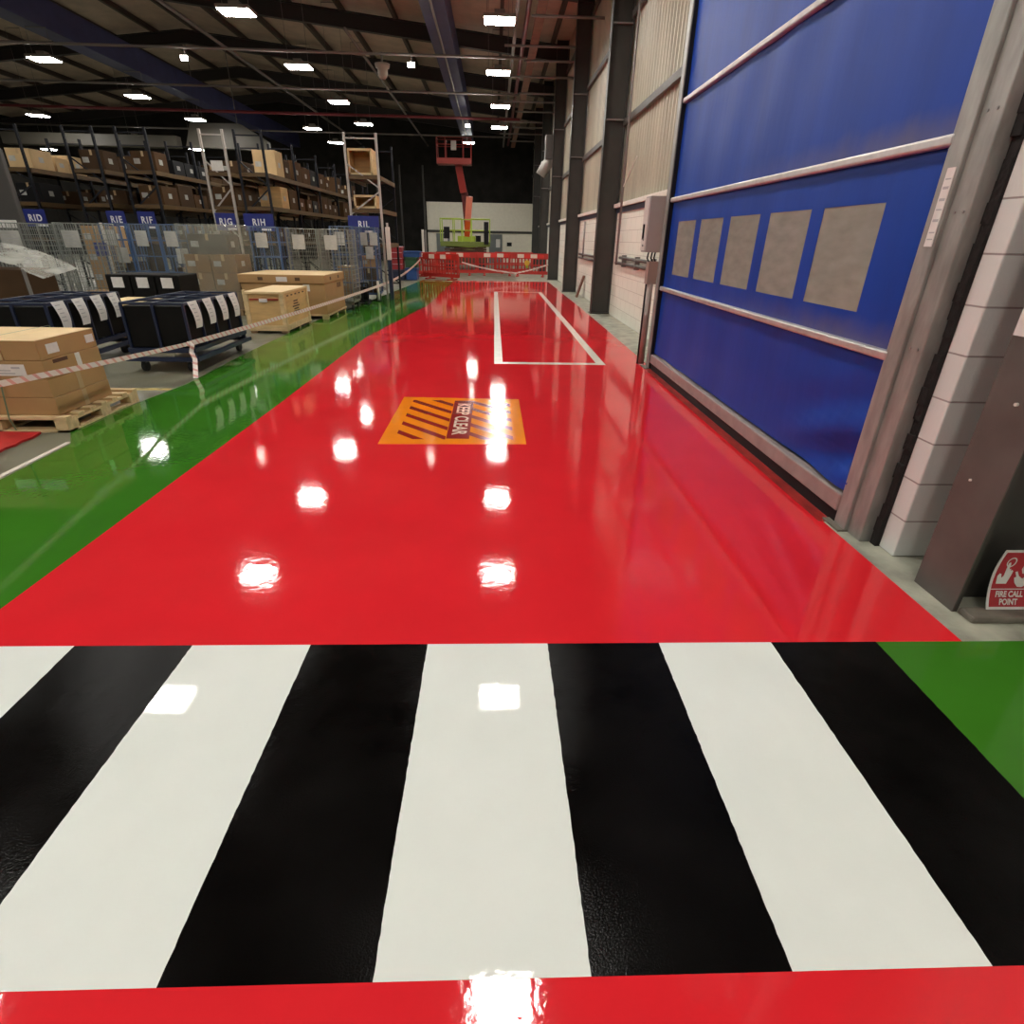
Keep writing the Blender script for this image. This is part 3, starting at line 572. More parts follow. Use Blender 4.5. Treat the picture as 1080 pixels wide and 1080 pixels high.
for yy in (-1.58, -.77):
    for z in (5.85, 6.15): g.tube([(-1.38, yy, z), (.36, yy, z)], .02, 7)
    for xx in (-1.38, -.95, -.05, .36): g.tube([(xx, yy, 5.25), (xx, yy, 6.15)], .02, 7)
for xx in (-1.38, .36):
    for z in (5.85, 6.15): g.tube([(xx, -1.58, z), (xx, -.77, z)], .02, 7)
g.build('basket_rail', 'boom_red', bm)
B(-.65, -1.66, 5.6, -.38, -1.58, 6.0).build('control_console', mat('console_grey', (0.45, 0.42, 0.38), 0.5), bm, bevel=.01)

# clutter by the far left of the aisle
def crate(name, lab, cat, x0, y0, z0, x1, y1, z1, m, rim=None):
    r = thing(name, lab, cat, ((x0+x1)/2, (y0+y1)/2, z0)); a, b_, h = (x1-x0)/2, (y1-y0)/2, z1-z0
    q = B(-a*.9, -b_*.9, 0, a*.9, b_*.9, h*.85); q.box(-a, -b_, h*.85, a, b_, h); q.build('tub', m, r, bevel=.015)
    B(-a*.85, -b_*.85, h, a*.85, b_*.85, h+.015).build('lid', rim or m, r)
    return r
for i in range(4): crate('stacking_crate', 'red stacking crate, %s up of the stack behind the rack end' % ['lowest', 'second', 'third', 'topmost'][i], 'crate', -4.25, 24.6, .40+.21*i, -3.65, 25.2, .60+.21*i, 'crate_red', 'sign_white')
crate('storage_bin', 'dark blue bin under the red stacking crates', 'bin', -4.3, 24.5, 0, -3.6, 25.3, .385, 'navy')
crate('storage_bin', 'blue lidded bin standing on the floor beside the aisle tape', 'bin', -3.62, 24.75, 0, -3.12, 25.5, .45, 'bin_blue')
crate('storage_bin', 'dark green bin stacked on the floor level blue bin', 'bin', -3.64, 24.9, .465, -3.12, 25.6, .84, 'bin_green')
crate('storage_bin', 'wide blue tray topmost on the dark green bin', 'bin', -3.86, 24.9, .856, -2.98, 25.7, 1.06, 'bin_blue')
p = thing('white_post', 'slim pale post standing left of the red barriers', 'post', (-3.38, 30.2, 0)); B(-.12, -.05, 0, -.02, .05, 1.92).build('post', 'cap', p); B(.02, -.05, 0, .10, .05, 1.9).build('post', 'pipe', p)
p = thing('rack_end_post', 'white and blue guard post at the right rack corner', 'post', (-2.85, 16.75, 0)); B(-.05, -.05, 0, .05, .05, 1.02).build('lower_sleeve', 'navy', p); B(-.055, -.055, 1.02, .055, .055, 1.82).build('upper_sleeve', 'cap', p, bevel=.01); MB().tube([(0, 0, 1.82), (0, 0, 1.92)], .03, 8).build('tip', 'rack_silver', p)
p = thing('short_white_post', 'short white post holding the barrier tape by the green walkway', 'post', (-3.13, 16.25, 0)); MB().tube([(0, 0, .02), (0, 0, .52)], .035, 10).build('post', 'cap', p, smooth=True); MB().tube([(0, 0, 0), (0, 0, .03)], .1, 14).build('base', 'black', p)

# ------------------------------------------------------------------ pallet racks
def frame_mb(x0, x1, y, z1, t=.055):
    b = MB()
    for x in (x0, x1): b.box(x-t/2, y-t/2, 0, x+t/2, y+t/2, z1)
    z = .25; k = 0
    while z + .6 < z1:
        a, c = (x0, x1) if k % 2 else (x1, x0)
        b.bar((a, y, z), (c, y, z+.55), .03); z += .62; k += 1
    for z in (.25, z1-.12, z1*.55): b.bar((x0, y, z), (x1, y, z), .03)
    return b
LEV = (1.42, 2.26, 3.03)
RACKS = [('R1D', -12.9, -11.9, 'rack_blue', 17.0), ('R1E', -10.85, -10.05, 'rack_blue', 17.0), ('R1F', -9.55, -8.75, 'rack_blue', 17.0), ('R1G', -7.48, -6.83, 'rack_silver', 17.0), ('R1H', -6.62, -5.87, 'rack_blue', 17.0), ('R1L', -3.87, -2.98, 'rack_silver', 17.0)]
def rack(nm, x0, x1, m, y0):
    nb = 1 if nm == 'R1L' else 5
    r = thing('pallet_rack', 'tall pallet rack behind the %s sign' % nm, 'rack', (0, 0, 0), group='pallet racks')
    for k in range(nb+1): frame_mb(x0+.04, x1-.04, y0+2.4*k, 3.95).build('upright_frame', m if k == 0 else 'rack_blue', r)
    for z in LEV:
        for x in (x0+.02, x1-.02):
            B(x-.025, y0+.036, z-.11, x+.025, y0+2.4*nb-.036, z-.01).build('beam', 'rack_beam', r)
        B(x0+.05, y0+.036, z-.03, x1-.05, y0+2.4*nb-.036, z).build('shelf_board', 'deck', r)
        B(x0+.075, y0-.02, z-.10, x1-.075, y0+.03, z-.02).build('end_beam', 'rack_beam', r)
for a in RACKS: rack(*a)
# cartons on the shelves: one kind, copied and scaled by its own mesh sizes
box_cache = {}
def carton_mesh(wd, dp, ht, m):
    k = (wd, dp, ht, m)
    if k not in box_cache:
        b = B(-wd/2, -dp/2, 0, wd/2, dp/2, ht).build('carton', m, bevel=.006); t = B(-.03, -dp/2-.002, ht-.12, .03, dp/2+.002, ht+.002).build('packing_tape', 'tape', b)
        l = B(-wd/2+.05, -dp/2-.003, ht*.35, -wd/2+.05+min(.16, wd*.3), -dp/2, ht*.35+min(.12, ht*.3)).build('paper_label', 'paper_dim', b)
        l2 = B(wd/2, -.12, ht*.35, wd/2+.003, .05, ht*.35+min(.12, ht*.3)).build('paper_label', 'paper_dim', b)
        box_cache[k] = b; return b, True
    return box_cache[k], False
def carton(x, y, z, wd, dp, ht, m, lab, group, rz=0.0):
    b, fresh = carton_mesh(wd, dp, ht, m)
    if fresh: o = b; o.location = (x, y, z); o.rotation_euler.z = rz
    else: o = dup(b, (x, y, z), lab, rz)
    return tag(o, lab, 'carton', group)
LV = {1: 'middle', 2: 'top', 0: 'low'}
for nm, x0, x1, _, y0 in RACKS:
    if nm == 'R1L': continue
    for li, lv in ((0, 'low'), (1, 'middle'), (2, 'top')):
        if li == 0 and nm not in ('R1F', 'R1H'): continue
        n = 0; y = y0 + .25
        while y < (27.5 if nm in ('R1D', 'R1F', 'R1H') else 20) and n < 12:
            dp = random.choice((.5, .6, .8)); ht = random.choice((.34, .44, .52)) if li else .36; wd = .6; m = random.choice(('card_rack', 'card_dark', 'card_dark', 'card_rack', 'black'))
            if nm == 'R1H' and n == 0 and li == 2: m = 'card_pale'; dp, ht = .6, .6
            if nm == 'R1H' and n == 0 and li == 1: m = 'ply'; dp, ht = .6, .52
            if nm == 'R1D' and n < 3 and li == 2: m = 'card_pale'
            if random.random() < .85:
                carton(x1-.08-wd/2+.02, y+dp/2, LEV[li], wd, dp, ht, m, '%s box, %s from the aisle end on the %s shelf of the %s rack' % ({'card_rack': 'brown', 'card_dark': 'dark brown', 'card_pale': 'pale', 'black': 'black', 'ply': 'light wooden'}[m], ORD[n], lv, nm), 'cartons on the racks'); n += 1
            y += dp + random.choice((.04, .1, .3))
# stacked pale cartons at the R1H end and open plywood boxes of R1L
def open_box(lab, x0, y0, z0, x1, y1, z1):
    r = thing('open_wooden_box', lab, 'box', ((x0+x1)/2, (y0+y1)/2, z0)); a, c, h = (x1-x0)/2, (y1-y0)/2, z1-z0
    b = B(-a, c-.02, 0, a, c, h); b.box(-a, -c, 0, a, c-.02, .03); b.box(-a, -c, .03, -a+.03, c-.02, h); b.box(a-.03, -c, .03, a, c-.02, h); b.box(-a, -c, h, a, c, h+.03)
    b.build('panels', 'ply', r, bevel=.004)
    f = MB(); f.bar((-a+.02, -c-.012, .0), (-a+.02, -c-.012, h), .05, .02); f.bar((a-.02, -c-.012, .0), (a-.02, -c-.012, h), .05, .02); f.bar((-a, -c-.012, h), (a, -c-.012, h), .02, .05); f.bar((-a, -c-.012, .03), (a, -c-.012, .03), .02, .05)
    f.build('front_frame', 'lid', r)
    for s in (-a+.06, 0, a-.06): pass
    return r
open_box('tall open wooden box on the top shelf behind the R1L sign', -3.80, 17.12, 3.03, -3.18, 17.75, 3.60)
open_box('low open wooden box on the middle shelf behind the R1L sign', -3.74, 17.12, 2.26, -3.16, 17.75, 2.55)
for i in range(2): carton(-6.2, 18.05-.55, 3.03+.30*i+.0, .56, .5, .298, 'card_pale', ['lower pale carton', 'upper pale carton'][i] + ' of the pair at the rack end above the R1H sign', 'pale cartons at the R1H end') if False else None
tag(B(-7.27, 16.945, 3.04, -6.98, 16.972, 3.27).build('white_notice', 'paper'), 'white notice plate fixed high on the R1G rack end', 'notice')
tag(B(2.238, 2.33, 1.265, 2.242, 2.42, 1.40).build('paper_notice', 'paper'), 'pale paper notice on the brown column at the right photo edge', 'notice')
# bay signs
for nm, x0, x1 in (('R1D', -12.38, -11.84), ('R1E', -10.25, -9.78), ('R1F', -9.45, -9.0), ('R1G', -7.42, -6.90), ('R1H', -6.68, -5.90), ('R1L', -3.92, -3.10)):
    s = thing('bay_sign', 'blue bay sign lettered %s on the rack end' % nm, 'sign', ((x0+x1)/2, 16.957, 1.89)); a = (x1-x0)/2
    B(-a, -.015, -.22, a, .015, .19).build('panel', 'sign_blue', s, bevel=.004)
    t = text_mb(nm, .22, .002, .006); xf(t, lambda x, y, z: (x*.85, -.018 - z, y - .02)).build('lettering', 'sign_white', s)
    B(.02, -.02, -.21, min(a, .3), -.015, -.16).build('white_label', 'sign_white', s)

# ------------------------------------------------------------------ roll cages
def cage(x, y, wd, dp, h, kind, lab, rz=0.0, film=True, papers=1):
    r = thing('roll_cage', lab, 'roll cage', (x, y, 0), rz, 'roll cages in front of the racks'); m = 'cage_' + kind; a, c = wd/2, dp/2; t = .016 if kind == 'grey' else .024
    B(-a, -c, .16, a, c, .20).build('base', m, r, bevel=.005)
    for sx in (-a+.06, a-.06):
        for sy in (-c+.06, c-.06):
            w_ = MB().tube([(sx-.02, sy, .06), (sx+.02, sy, .06)], .06, 12).build('castor', 'wheel', r); MB().box(sx-.03, sy-.02, .10, sx+.03, sy+.02, .16).build('fork', 'castor', w_)
    def panel(p, q):
        b = MB(); p = Vector(p); q = Vector(q); z0, z1 = .2, h
        b.tube([p+Vector((0,0,z0)), p+Vector((0,0,z1)), q+Vector((0,0,z1)), q+Vector((0,0,z0))], t, 7)
        n = max(3, int((q-p).length/(.075 if kind == 'grey' else .30)))
        for k in range(1, n): e = p+(q-p)*k/n; b.bar(e+Vector((0,0,z0)), e+Vector((0,0,z1)), .007 if kind == 'grey' else .012)
        nz = 16 if kind == 'grey' else 5
        for k in range(0, nz): z = z0+(z1-z0)*k/nz; b.bar(p+Vector((0,0,z)), q+Vector((0,0,z)), .007 if kind == 'grey' else .022)
        return b
    panel((-a, -c, 0), (-a, c, 0)).build('side_panel', m, r); panel((a, -c, 0), (a, c, 0)).build('side_panel', m, r); panel((-a, c, 0), (a, c, 0)).build('back_panel', m, r)
    panel((-a, -c, 0), (a, -c, 0)).build('front_panel', m, r)
    if film:
        f = MB(); nn = 10
        for k in range(nn):
            x0_, x1_ = -a-.01+(2*a+.02)*k/nn, -a-.01+(2*a+.02)*(k+1)/nn; y0_, y1_ = -c-.03+.012*math.sin(k*2.1), -c-.03+.012*math.sin((k+1)*2.1)
            f.add([(x0_,y0_,.3),(x1_,y1_,.3),(x1_,y1_,h+.01),(x0_,y0_,h+.01)], [(0,1,2,3)])
        f.add([(a+.03,-c,.3),(a+.03,c,.3),(a+.03,c,h+.01),(a+.03,-c,h+.01)], [(0,1,2,3)])
        f.add([(-a,-c-.02,h+.015),(a,-c-.02,h+.015),(a,c,h+.02),(-a,c,h+.02)], [(0,1,2,3)])
        f.build('film_cover', 'film', r)
    for k in range(papers):
        px_, pz = -a*.6+k*a*.55, h-.42-.33*(k % 2)
        q = B(px_, -c-.052, pz, px_+wd*.42, -c-.046, pz+.30).build('paper_sheet', 'paper_dim', r)
        i_ = MB()
        for j in range(4): i_.box(px_+.03, -c-.0535, pz+.05+.055*j, px_+wd*.42-.04-.03*(j % 2), -c-.0525, pz+.065+.055*j)
        i_.build('print', 'ink', q)
    return r
CG = [(-8.85, 12.1, .86, .7, 1.70, 'grey', 'grey wire cage under film at the left edge of the photo', 0, True, 2),
      (-8.05, 12.5, .72, .7, 1.72, 'grey', 'grey wire cage under film, second from the left edge', .05, True, 1),
      (-8.05, 13.75, .55, .7, 1.74, 'blue', 'blue cage with papers below the R1E sign', 0, True, 2),
      (-7.42, 13.75, .58, .7, 1.74, 'blue', 'blue cage below the R1F sign holding a leaning brown board', 0, True, 1),
      (-6.80, 13.75, .60, .7, 1.74, 'blue', 'blue cage left of the wrapped brown cartons', 0, True, 2),
      (-5.17, 14.45, .62, .7, 1.74, 'blue', 'blue cage under the R1H sign behind the large carton', 0, True, 1),
      (-4.36, 14.5, .66, .7, 1.72, 'grey', 'grey wire cage behind the long carton, left of two', 0, False, 1),
      (-3.64, 14.5, .66, .7, 1.72, 'grey', 'grey wire cage behind the long carton, right of two', 0, False, 1),
      (-3.76, 15.8, .55, .7, 1.80, 'blue', 'blue cage left half of the pair under the R1L sign', 0, True, 1)]
for q in CG: cage(*q)
cage(-3.37, 16.6, .48, .56, 1.80, 'blue', 'blue cage with papers at the aisle corner under the R1L sign', 0, True, 3)
for k, (x, y, wd, dp, ht, z, m, lab) in enumerate(((-4.36, 14.5, .45, .5, .62, .2, 'card', 'rounded brown carton inside the left grey cage'), (-3.76, 15.8, .42, .5, .7, .2, 'card', 'brown carton inside the left blue cage under R1L'), (-3.37, 16.6, .38, .42, .62, .2, 'card_dark', 'dark carton inside the corner blue cage'), (-3.37, 16.6, .36, .4, .3, .82, 'card', 'brown carton upper in the corner blue cage'),
        (-8.05, 13.75, .42, .5, .8, .2, 'card_dark', 'dark carton inside the leftmost blue cage'), (-6.80, 13.75, .42, .5, .7, .2, 'card_dark', 'dark carton inside the blue cage beside the wrapped cartons'), (-8.05, 12.5, .5, .5, .3, .2, 'card', 'low carton at the bottom of the second grey cage'))):
    carton(x, y, z, wd, dp, ht, m, lab, None)
bd = MB(); bd.bar((-7.62, 13.9, .21), (-7.42, 13.65, 1.38), .30, .03)
tag(bd.build('brown_board', 'card_dark'), 'brown board leaning inside the blue cage under R1F', 'board')
# wrapped stack of cartons
ws = thing('wrapped_pallet', 'tall pallet load under loose clear stretch wrap below the R1G sign', 'pallet load', (-5.92, 13.3, 0))
b = MB()
for k in range(5): b.box(-.55, -.45+.2*k, .10, .55, -.33+.2*k, .13)
for sx in (-.5, 0, .45): b.box(sx-.05, -.45, 0, sx+.05, .45, .10)
b.build('pallet', 'pallet_dark', ws)
wv = MB(); N = 40
for i in range(9):
    z = .14 + 1.62*i/8
    for k in range(N):
        a = 2*PI*k/N; ca, sa = math.cos(a), math.sin(a); e = 1/max(abs(ca)/.58, abs(sa)/.48); j = .015*math.sin(7*a+i*1.7)
        wv.v.append(((e+j)*ca, (e+j)*sa, z))
for i in range(8): wv.f += [(i*N+k, i*N+(k+1)%N, (i+1)*N+(k+1)%N, (i+1)*N+k) for k in range(N)]
wv.f.append(tuple(range(8*N, 9*N)))
wv.build('stretch_wrap', 'wrap', ws, smooth=True)
for j, z in enumerate((.135, .49, .845)):
    for i, x in enumerate((-6.19, -5.66)):
        carton(x, 13.3, z, .51, .8, .35, 'card_wrap', 'wrapped brown carton, %s %s in the load below the R1G sign' % (['lower', 'middle', 'upper'][j], ['left', 'right'][i]), 'cartons under stretch wrap')
carton(-5.95, 13.3, 1.20, .8, .6, .38, mat('grey_foam', (0.36, 0.36, 0.29), .7) and 'duct', 'grey padded carton at the top of the wrapped load', None)
# stack of brown cartons at the left behind the grey cages, and a plastic covered box
for i in range(4): carton(-8.88, 14.4, .02 + .42*i + .0, .62, .6, .418, 'card', 'brown carton, %s of the column left of the blue cages' % ['lowest', 'second', 'third', 'topmost'][i], 'column of brown cartons')
ap = thing('small_blue_sign', 'small plain blue plate on a white pole among the left cages', 'sign', (-8.15, 13.2, 0)); B(-.02, -.02, 0, .02, .02, 1.75).build('pole', 'cap', ap); B(-.25, -.035, 1.12, .02, -.02, 1.38).build('plate', 'sign_blue', ap); B(-.16, -.16, 0, .16, .16, .02).build('base', 'steel', ap)
pb = thing('covered_box', 'big brown box under a curved clear plastic sheet at the left edge', 'box', (-8.4, 10.9, 0)); B(-.55, -.4, .0, .35, .4, .98).build('carton', 'card_dark', pb, bevel=.01)
sh = MB()
for k in range(13):
    s_ = k/12; x_ = -.75 + 1.5*s_; z_ = 1.36 - .42*s_**2.2; sh.v += [(x_, -.48-.02*math.sin(k*1.9), z_-.10+.02*math.sin(k*2.3)), (x_, .45, z_+.03)]
for k in range(12): sh.f.append((2*k, 2*k+2, 2*k+3, 2*k+1))
sh.build('plastic_sheet', film_mat('sheet_film', (.75, .76, .68), .38), pb, smooth=True)
for sx in (-.6, .42):
    B(sx, -.45, 0, sx+.04, -.41, 1.0).build('support_leg', 'castor', pb)
struct(B(-10.6, 13.0, 0, -9.58, 13.12, 3.0).build('column_casing', mat('charcoal_casing', (0.06, 0.055, 0.05), .5), bevel=.02), 'dark grey column casing at the left edge')
tag(B(-11.2, 12.6, 1.62, -9.42, 12.64, 1.76).build('white_board', 'paper'), 'white strip board at the left edge above the cages', 'board')
for sx in (-11.1, -9.5): B(sx, 12.64, 0, sx+.04, 12.68, 1.76).build('post', 'steel', bpy.data.objects['white_board'])

# ------------------------------------------------------------------ dark tote trolleys
def trolley(x, y, lab, rz=0.0, wd=.74, dp=1.55, zb=.33, h=.82):
    r = thing('tote_trolley', lab, 'trolley', (x, y, 0), rz, 'dark trolleys beside the walkway'); a = wd/2
    b = MB()
    for z, e in ((.17, .06), (.27, .02)):
        b.bar((-a-e, -e, z), (a+e, -e, z), .05); b.bar((-a-e, dp+e, z), (a+e, dp+e, z), .05); b.bar((-a-e, -e, z), (-a-e, dp+e, z), .05); b.bar((a+e, -e, z), (a+e, dp+e, z), .05)
    for k in range(4): b.bar((-a, dp*(k+.5)/4, .27), (a, dp*(k+.5)/4, .27), .05)
    for sx in (-a, a):
        for sy in (0, dp): b.bar((sx, sy, .15), (sx, sy, .30), .05)
    b.build('base_frame', 'navy', r)
    for sx in (-a+.08, a-.08):
        for sy in (.05, dp-.05):
            w_ = MB().tube([(sx-.022, sy, .065), (sx+.022, sy, .065)], .065, 14).build('castor', 'wheel', r); MB().box(sx-.035, sy-.03, .11, sx+.035, sy+.03, .155).build('fork', 'castor', w_)
    for k in range(4):   # four long fabric bins across, each shown by its end
        y0, y1 = dp*k/4+.01, dp*(k+1)/4-.01
        for s, (x0, x1) in enumerate(((-a+.01, -.006), (.006, a-.01))):
            B(x0, y0, .30, x1, y1, h-.03).build('fabric_bin', 'bag', r, bevel=.012)
    fr = MB()
    for k in range(5):
        fr.bar((-a, dp*k/4, h), (a, dp*k/4, h), .028, .024)
    for sx in (-a, 0, a): fr.bar((sx, 0, h), (sx, dp, h), .03, .026)
    for sx in (-a, 0, a):
        for k in (0, 4): fr.bar((sx, dp*k/4, .29), (sx, dp*k/4, h), .028)
    for k in range(1, 4): fr.bar((a, dp*k/4, .29), (a, dp*k/4, h), .026)
    for k in range(4):
        for j in (1, 2): yy = dp*(k+j/3)/4; fr.bar((-a, yy, h-.02), (a, yy, h-.02), .035, .012)
    fr.build('top_frame', 'navy', r)
    for k in range(4):
        y0 = dp*(k+.22)/4; p = MB(); n = 8
        for i in range(n+1):
            t_ = i/n; x_ = a + .015 + .045*math.sin(t_*2.2); z_ = h + .012 - .31*t_; nw = .23*(1-.3*t_)
            p.v += [(x_, y0+.03*t_, z_), (x_, y0+.03*t_+nw, z_)]
        for i in range(n): p.f.append((2*i, 2*i+1, 2*i+3, 2*i+2))
        q = p.build('paper_sheet', 'paper', r, smooth=True)
        i_ = MB()
        for j in range(1, 6):
            t_ = j/7; x_ = a + .0185 + .045*math.sin(t_*2.2); z_ = h + .012 - .31*t_
            i_.add([(x_, y0+.03+.03*t_, z_), (x_, y0+.12+.02*t_, z_), (x_, y0+.12+.02*t_, z_+.009), (x_, y0+.03+.03*t_, z_+.009)], [(0,1,2,3)])
        i_.build('print', 'ink', q)
    return r
t1 = trolley(-4.15, 7.27, 'dark tote trolley with hanging papers where the tape is tied')
t2 = dup(t1, (-5.60, 7.0, 0), 'dark tote trolley at the left, behind the stacked brown cartons', .06)
t3 = thing('crate_trolley', 'low black crate stack with two paper labels behind the dark trolleys', 'trolley', (-5.85, 10.1, 0))
B(-.58, 0, .16, .62, .7, .22).build('base', 'navy', t3)
for sx in (-.5, .52):
    for sy in (.1, .6): MB().tube([(sx-.02, sy, .06), (sx+.02, sy, .06)], .06, 12).build('castor', 'wheel', t3)
    for sy in (.1, .6): MB().box(sx-.02, sy-.02, .1, sx+.02, sy+.02, .16).build('fork', 'castor', t3)
for k in range(3): B(-.56+.4*k, .01, .22, -.18+.4*k, .69, .96).build('black_bin', 'bag', t3, bevel=.015)
for k in range(3): B(-.46+.4*k, -.004, .76, -.28+.4*k, .01, .92).build('paper_label', 'paper', t3)
fc = thing('flat_carton', 'flat tan carton lying between the two dark trolleys', 'carton', (-5.3, 9.15, 0)); B(-.42, -.3, .12, .42, .3, .60).build('carton', 'card', fc, bevel=.01); B(-.43, -.31, .60, .43, .31, .68).build('lid', 'lid', fc, bevel=.01)
b = MB()
for k in range(4): b.box(-.42, -.3+.16*k, .09, .42, -.2+.16*k, .12)
for sx in (-.38, 0, .30): b.box(sx, -.3, 0, sx+.08, .3, .09)
b.build('pallet', 'pallet_dark', fc)

# ------------------------------------------------------------------ pallet of long brown cartons, near left
def pallet(x, y, wd, dp, lab, m='pallet'):
    r = thing('wooden_pallet', lab, 'pallet', (x, y, 0)); 
    for k in range(7): yy = dp*k/6*.93; B(-wd, yy, .112, 0, yy+dp*.075, .138).build('top_board', m, r, bevel=.003)
    for k in range(3):
        xx = -wd + (wd-.11)*k/2
        B(xx, 0, .09, xx+.11, dp, .112).build('stringer', m, r)
        for j in range(3): yy = (dp-.14)*j/2; B(xx, yy, .02, xx+.11, yy+.14, .09).build('block', m, r, bevel=.003)
        B(xx, 0, 0, xx+.11, dp, .02).build('bottom_board', m, r)
    B(-wd, 0, .0, 0, .10, .0195).build('bottom_board', m, r)
    return r
pallet(-3.72, 4.80, 1.25, 1.06, 'pale wooden pallet under the stack of long brown cartons')
zt = .139; hs = (.155, .158, .155, .165)
for i, h in enumerate(hs):
    x1 = -3.80 - (.0, .004, .0, .004)[i]; y0 = 4.86
    r = thing('long_carton', 'long brown carton, %s of four stacked on the pale pallet' % ['lowest', 'second from the bottom', 'third from the bottom', 'topmost'][i], 'carton', (x1, y0, zt), 0, 'long cartons on the near pallet')
    B(-1.0 if i < 3 else -.30, 0, 0, 0, .74, h-.002).build('carton', 'card', r, bevel=.006)
    if i == 3: B(-.302, -.002, h-.003, .002, .742, h+.001).build('lid', 'lid', r)
    if i in (0, 1): MB().box(0, .34, .0, .002, .40, h-.01).build('packing_tape', 'tape', r)
    if i == 2:
        B(-.40, -.003, .03, -.16, 0, .125).build('paper_label', 'paper', r); k = B(-.385, -.0045, .045, -.25, -.003, .055); k.box(-.385, -.0045, .07, -.28, -.003, .078); k.box(-.27, -.0045, .09, -.20, -.003, .105); k.build('print', 'ink', r)
        B(-.62, -.003, .03, -.43, 0, .125).build('paper_label', 'paper', r)
        B(0, .40, .0, .003, .46, h-.005).build('white_tape', 'paper', r); B(0, .12, h-.04, .003, .30, h-.01).build('hand_slot', 'rust', r)
    if i == 3:
        B(0, .10, .04, .003, .24, .12).build('paper_label', 'paper', r); B(0, .60, .05, .003, .71, .12).build('paper_label', 'paper', r)
    zt += h
r = thing('long_carton', 'pale brown carton beside the topmost one at the left photo edge', 'carton', (-4.115, 4.86, .139+hs[0]+hs[1]+hs[2]), 0, 'long cartons on the near pallet')
B(-.68, 0, 0, 0, .74, .163).build('carton', 'card_pale', r, bevel=.006); B(-.682, -.002, .162, .002, .742, .166).build('lid', 'lid', r)
ss = thing('binding_strap', 'green strap bound around the stacked long cartons and pallet', 'strap', (0, 0, 0))
MB().ribbon([(-4.20, 5.62, .12), (-4.20, 5.612, .79), (-4.20, 4.852, .79), (-4.20, 4.847, .40), (-4.18, 4.78, .13), (-4.15, 4.77, .03)], (.016, 0, 0)).build('strap', 'strap', ss)
mt = MB().prism([(-4.7, 3.95), (-4.02, 3.95)] + [(-3.94 + (.02 if k % 2 else 0), 4.0+.09*k) for k in range(8)] + [(-3.95, 4.77), (-4.7, 4.77)], .0, .018)
tag(mt.build('red_floor_mat', 'mat_red'), 'red floor mat with a toothed edge in front of the near pallet', 'mat')

# ------------------------------------------------------------------ plywood crate and long carton by the walkway
cr = thing('plywood_crate', 'plywood shipping crate with stencilled marks on the concrete beside the walkway', 'crate', (-4.02, 10.45, 0))
B(-.30, .02, .10, .32, 1.42, .66).build('body', 'ply', cr, bevel=.004)
B(-.33, -.01, .66, .335, 1.45, .70).build('lid', 'lid', cr, bevel=.004)
f = MB()
for q in ((-.33, .0, .08, -.27, .03, .66), (.27, .0, .08, .335, .03, .66), (-.27, .0, .08, .27, .03, .14), (.32, .03, .08, .34, .10, .66), (.32, 1.35, .08, .34, 1.43, .66), (.32, .10, .08, .34, 1.35, .14)): f.box(*q)
f.build('batten', 'pallet', cr)
B(-.36, .02, .06, -.33, .10, .72).build('corner_post', 'pallet', cr)
B(-.25, .004, .56, .25, .02, .585).build('red_edge', 'boom_red', cr); B(-.08, -.002, .53, .06, .004, .585).build('paper_label', 'paper', cr)
b = B(-.33, 0, .045, .34, 1.44, .08); b.build('pallet_deck', 'pallet', cr)
for sy in (.02, .68, 1.30): B(.22, sy, 0, .33, sy+.12, .045).build('foot', 'pallet_dark', cr); B(-.32, sy, 0, -.21, sy+.12, .045).build('foot', 'pallet_dark', cr)
k = MB()
for j in range(6): w_ = random.uniform(.18, .42); k.box(.3205, .70-w_/2, .26+.045*j, .3225, .70+w_/2, .285+.045*j)
for j in range(5): k.box(.3205, .25+.22*j, .60, .3225, .35+.22*j, .625)
k.build('stencil_marks', 'stencil', cr)
lc = thing('lidded_carton', 'large long brown lidded carton on a pallet behind the plywood crate', 'carton', (-4.35, 12.42, 0))
B(-.84, .02, .10, .86, 1.58, .70).build('body', 'card', lc, bevel=.008)
B(-.87, -.01, .70, .88, 1.61, .86).build('lid', 'card', lc, bevel=.008); B(-.86, 0, .859, .87, 1.60, .8625).build('top_sheet', 'lid', lc)
k = MB()
for (x, z) in ((-.42, .78), (.33, .78)): k.box(x-.05, -.013, z-.03, x+.05, -.009, z+.03)
for (y, z) in ((.45, .78), (1.1, .78)): k.box(.879, y-.05, z-.03, .883, y+.05, z+.03)
k.build('hand_hole', 'stencil', lc)
B(-.10, -.014, .73, .12, -.009, .82).build('paper_label', 'paper', lc); B(.42, .016, .55, .55, .021, .68).build('paper_label', 'paper', lc)
k = MB(); 
for j in range(3): k.box(.859, 1.0+.12*j, .56, .862, 1.08+.12*j, .66)
k.build('stencil_marks', 'stencil', lc)
b = B(-.86, 0, .07, .88, 1.6, .10)
for sy in (.02, .75, 1.46):
    for sx in (-.84, -.05, .74): b.box(sx, sy, .0, sx+.12, sy+.12, .07)
b.build('pallet', 'pallet', lc)
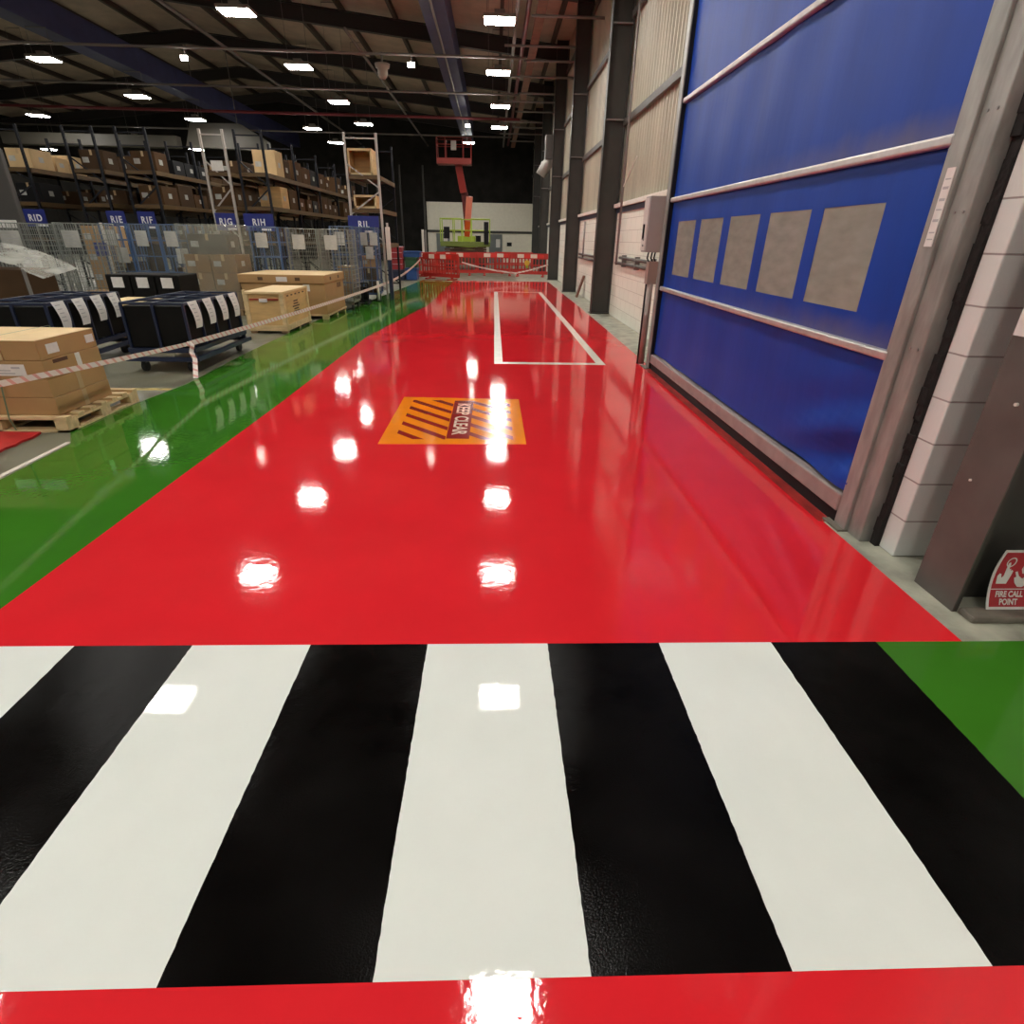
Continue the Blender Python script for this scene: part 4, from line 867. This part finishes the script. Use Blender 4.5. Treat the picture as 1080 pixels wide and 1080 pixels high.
# black hand trolley by the corner cage
bk = thing('hand_truck', 'black folded hand truck standing before the corner blue cage', 'trolley', (-3.38, 15.35, 0))
B(-.22, 0, .06, .16, .30, .12).build('deck', 'black', bk); b = MB()
for sx in (-.2, 0.0, .14): b.tube([(sx, .02, .1), (sx+.02, .04, .52)], .02, 7)
b.tube([(-.2, .02, .5), (.16, .04, .52)], .02, 7); b.build('frame', 'black', bk)
B(-.16, .05, .12, .12, .28, .42).build('black_box', 'bag', bk, bevel=.01)
for sx in (-.2, .15):
    for sy in (.04, .27): MB().tube([(sx-.02, sy, .05), (sx+.02, sy, .05)], .05, 10).build('castor', 'wheel', bk)

# ------------------------------------------------------------------ tapes
bt = thing('barrier_tape', 'long white and red barrier tape strung along the walkway edge', 'tape')
def sag(a, b, s, n=14):
    a, b = Vector(a), Vector(b); return [a.lerp(b, k/n) - Vector((0, 0, 4*s*(k/n)*(1-k/n))) for k in range(n+1)]
A0, A1, A2, A3 = (-3.40, 2.6, .74), (-3.735, 7.15, .375), (-3.09, 16.25, .40), (-3.02, 25.2, .78)
MB().ribbon(sag(A0, A1, .015), (0, 0, .045)).build('tape_run', 'caution', bt); MB().ribbon(sag(A1, A2, .03, 20), (0, 0, .06)).build('tape_run', 'caution', bt); MB().ribbon(sag(A2, A3, .12), (0, 0, .07)).build('tape_run', 'caution', bt)
kn = MB().ribbon([(-3.735, 7.14, .40), (-3.70, 7.13, .36), (-3.72, 7.11, .28), (-3.68, 7.08, .20), (-3.66, 7.0, .10), (-3.63, 6.9, .01)], (.05, .02, .0)); kn.tube([(-3.76, 7.15, .37), (-3.72, 7.14, .37)], .03, 8); kn.build('loose_end', 'caution', bt)
b2 = thing('barrier_tape', 'sagging white tape hung in front of the red barriers', 'tape')
MB().ribbon(sag((-1.36, 25.9, .66), (.92, 26.0, .27), .05), (0, 0, .06)).build('tape_run', 'caution', b2); MB().ribbon(sag((.92, 26.0, .27), (2.37, 26.33, .62), .03), (0, 0, .06)).build('tape_run', 'caution', b2)
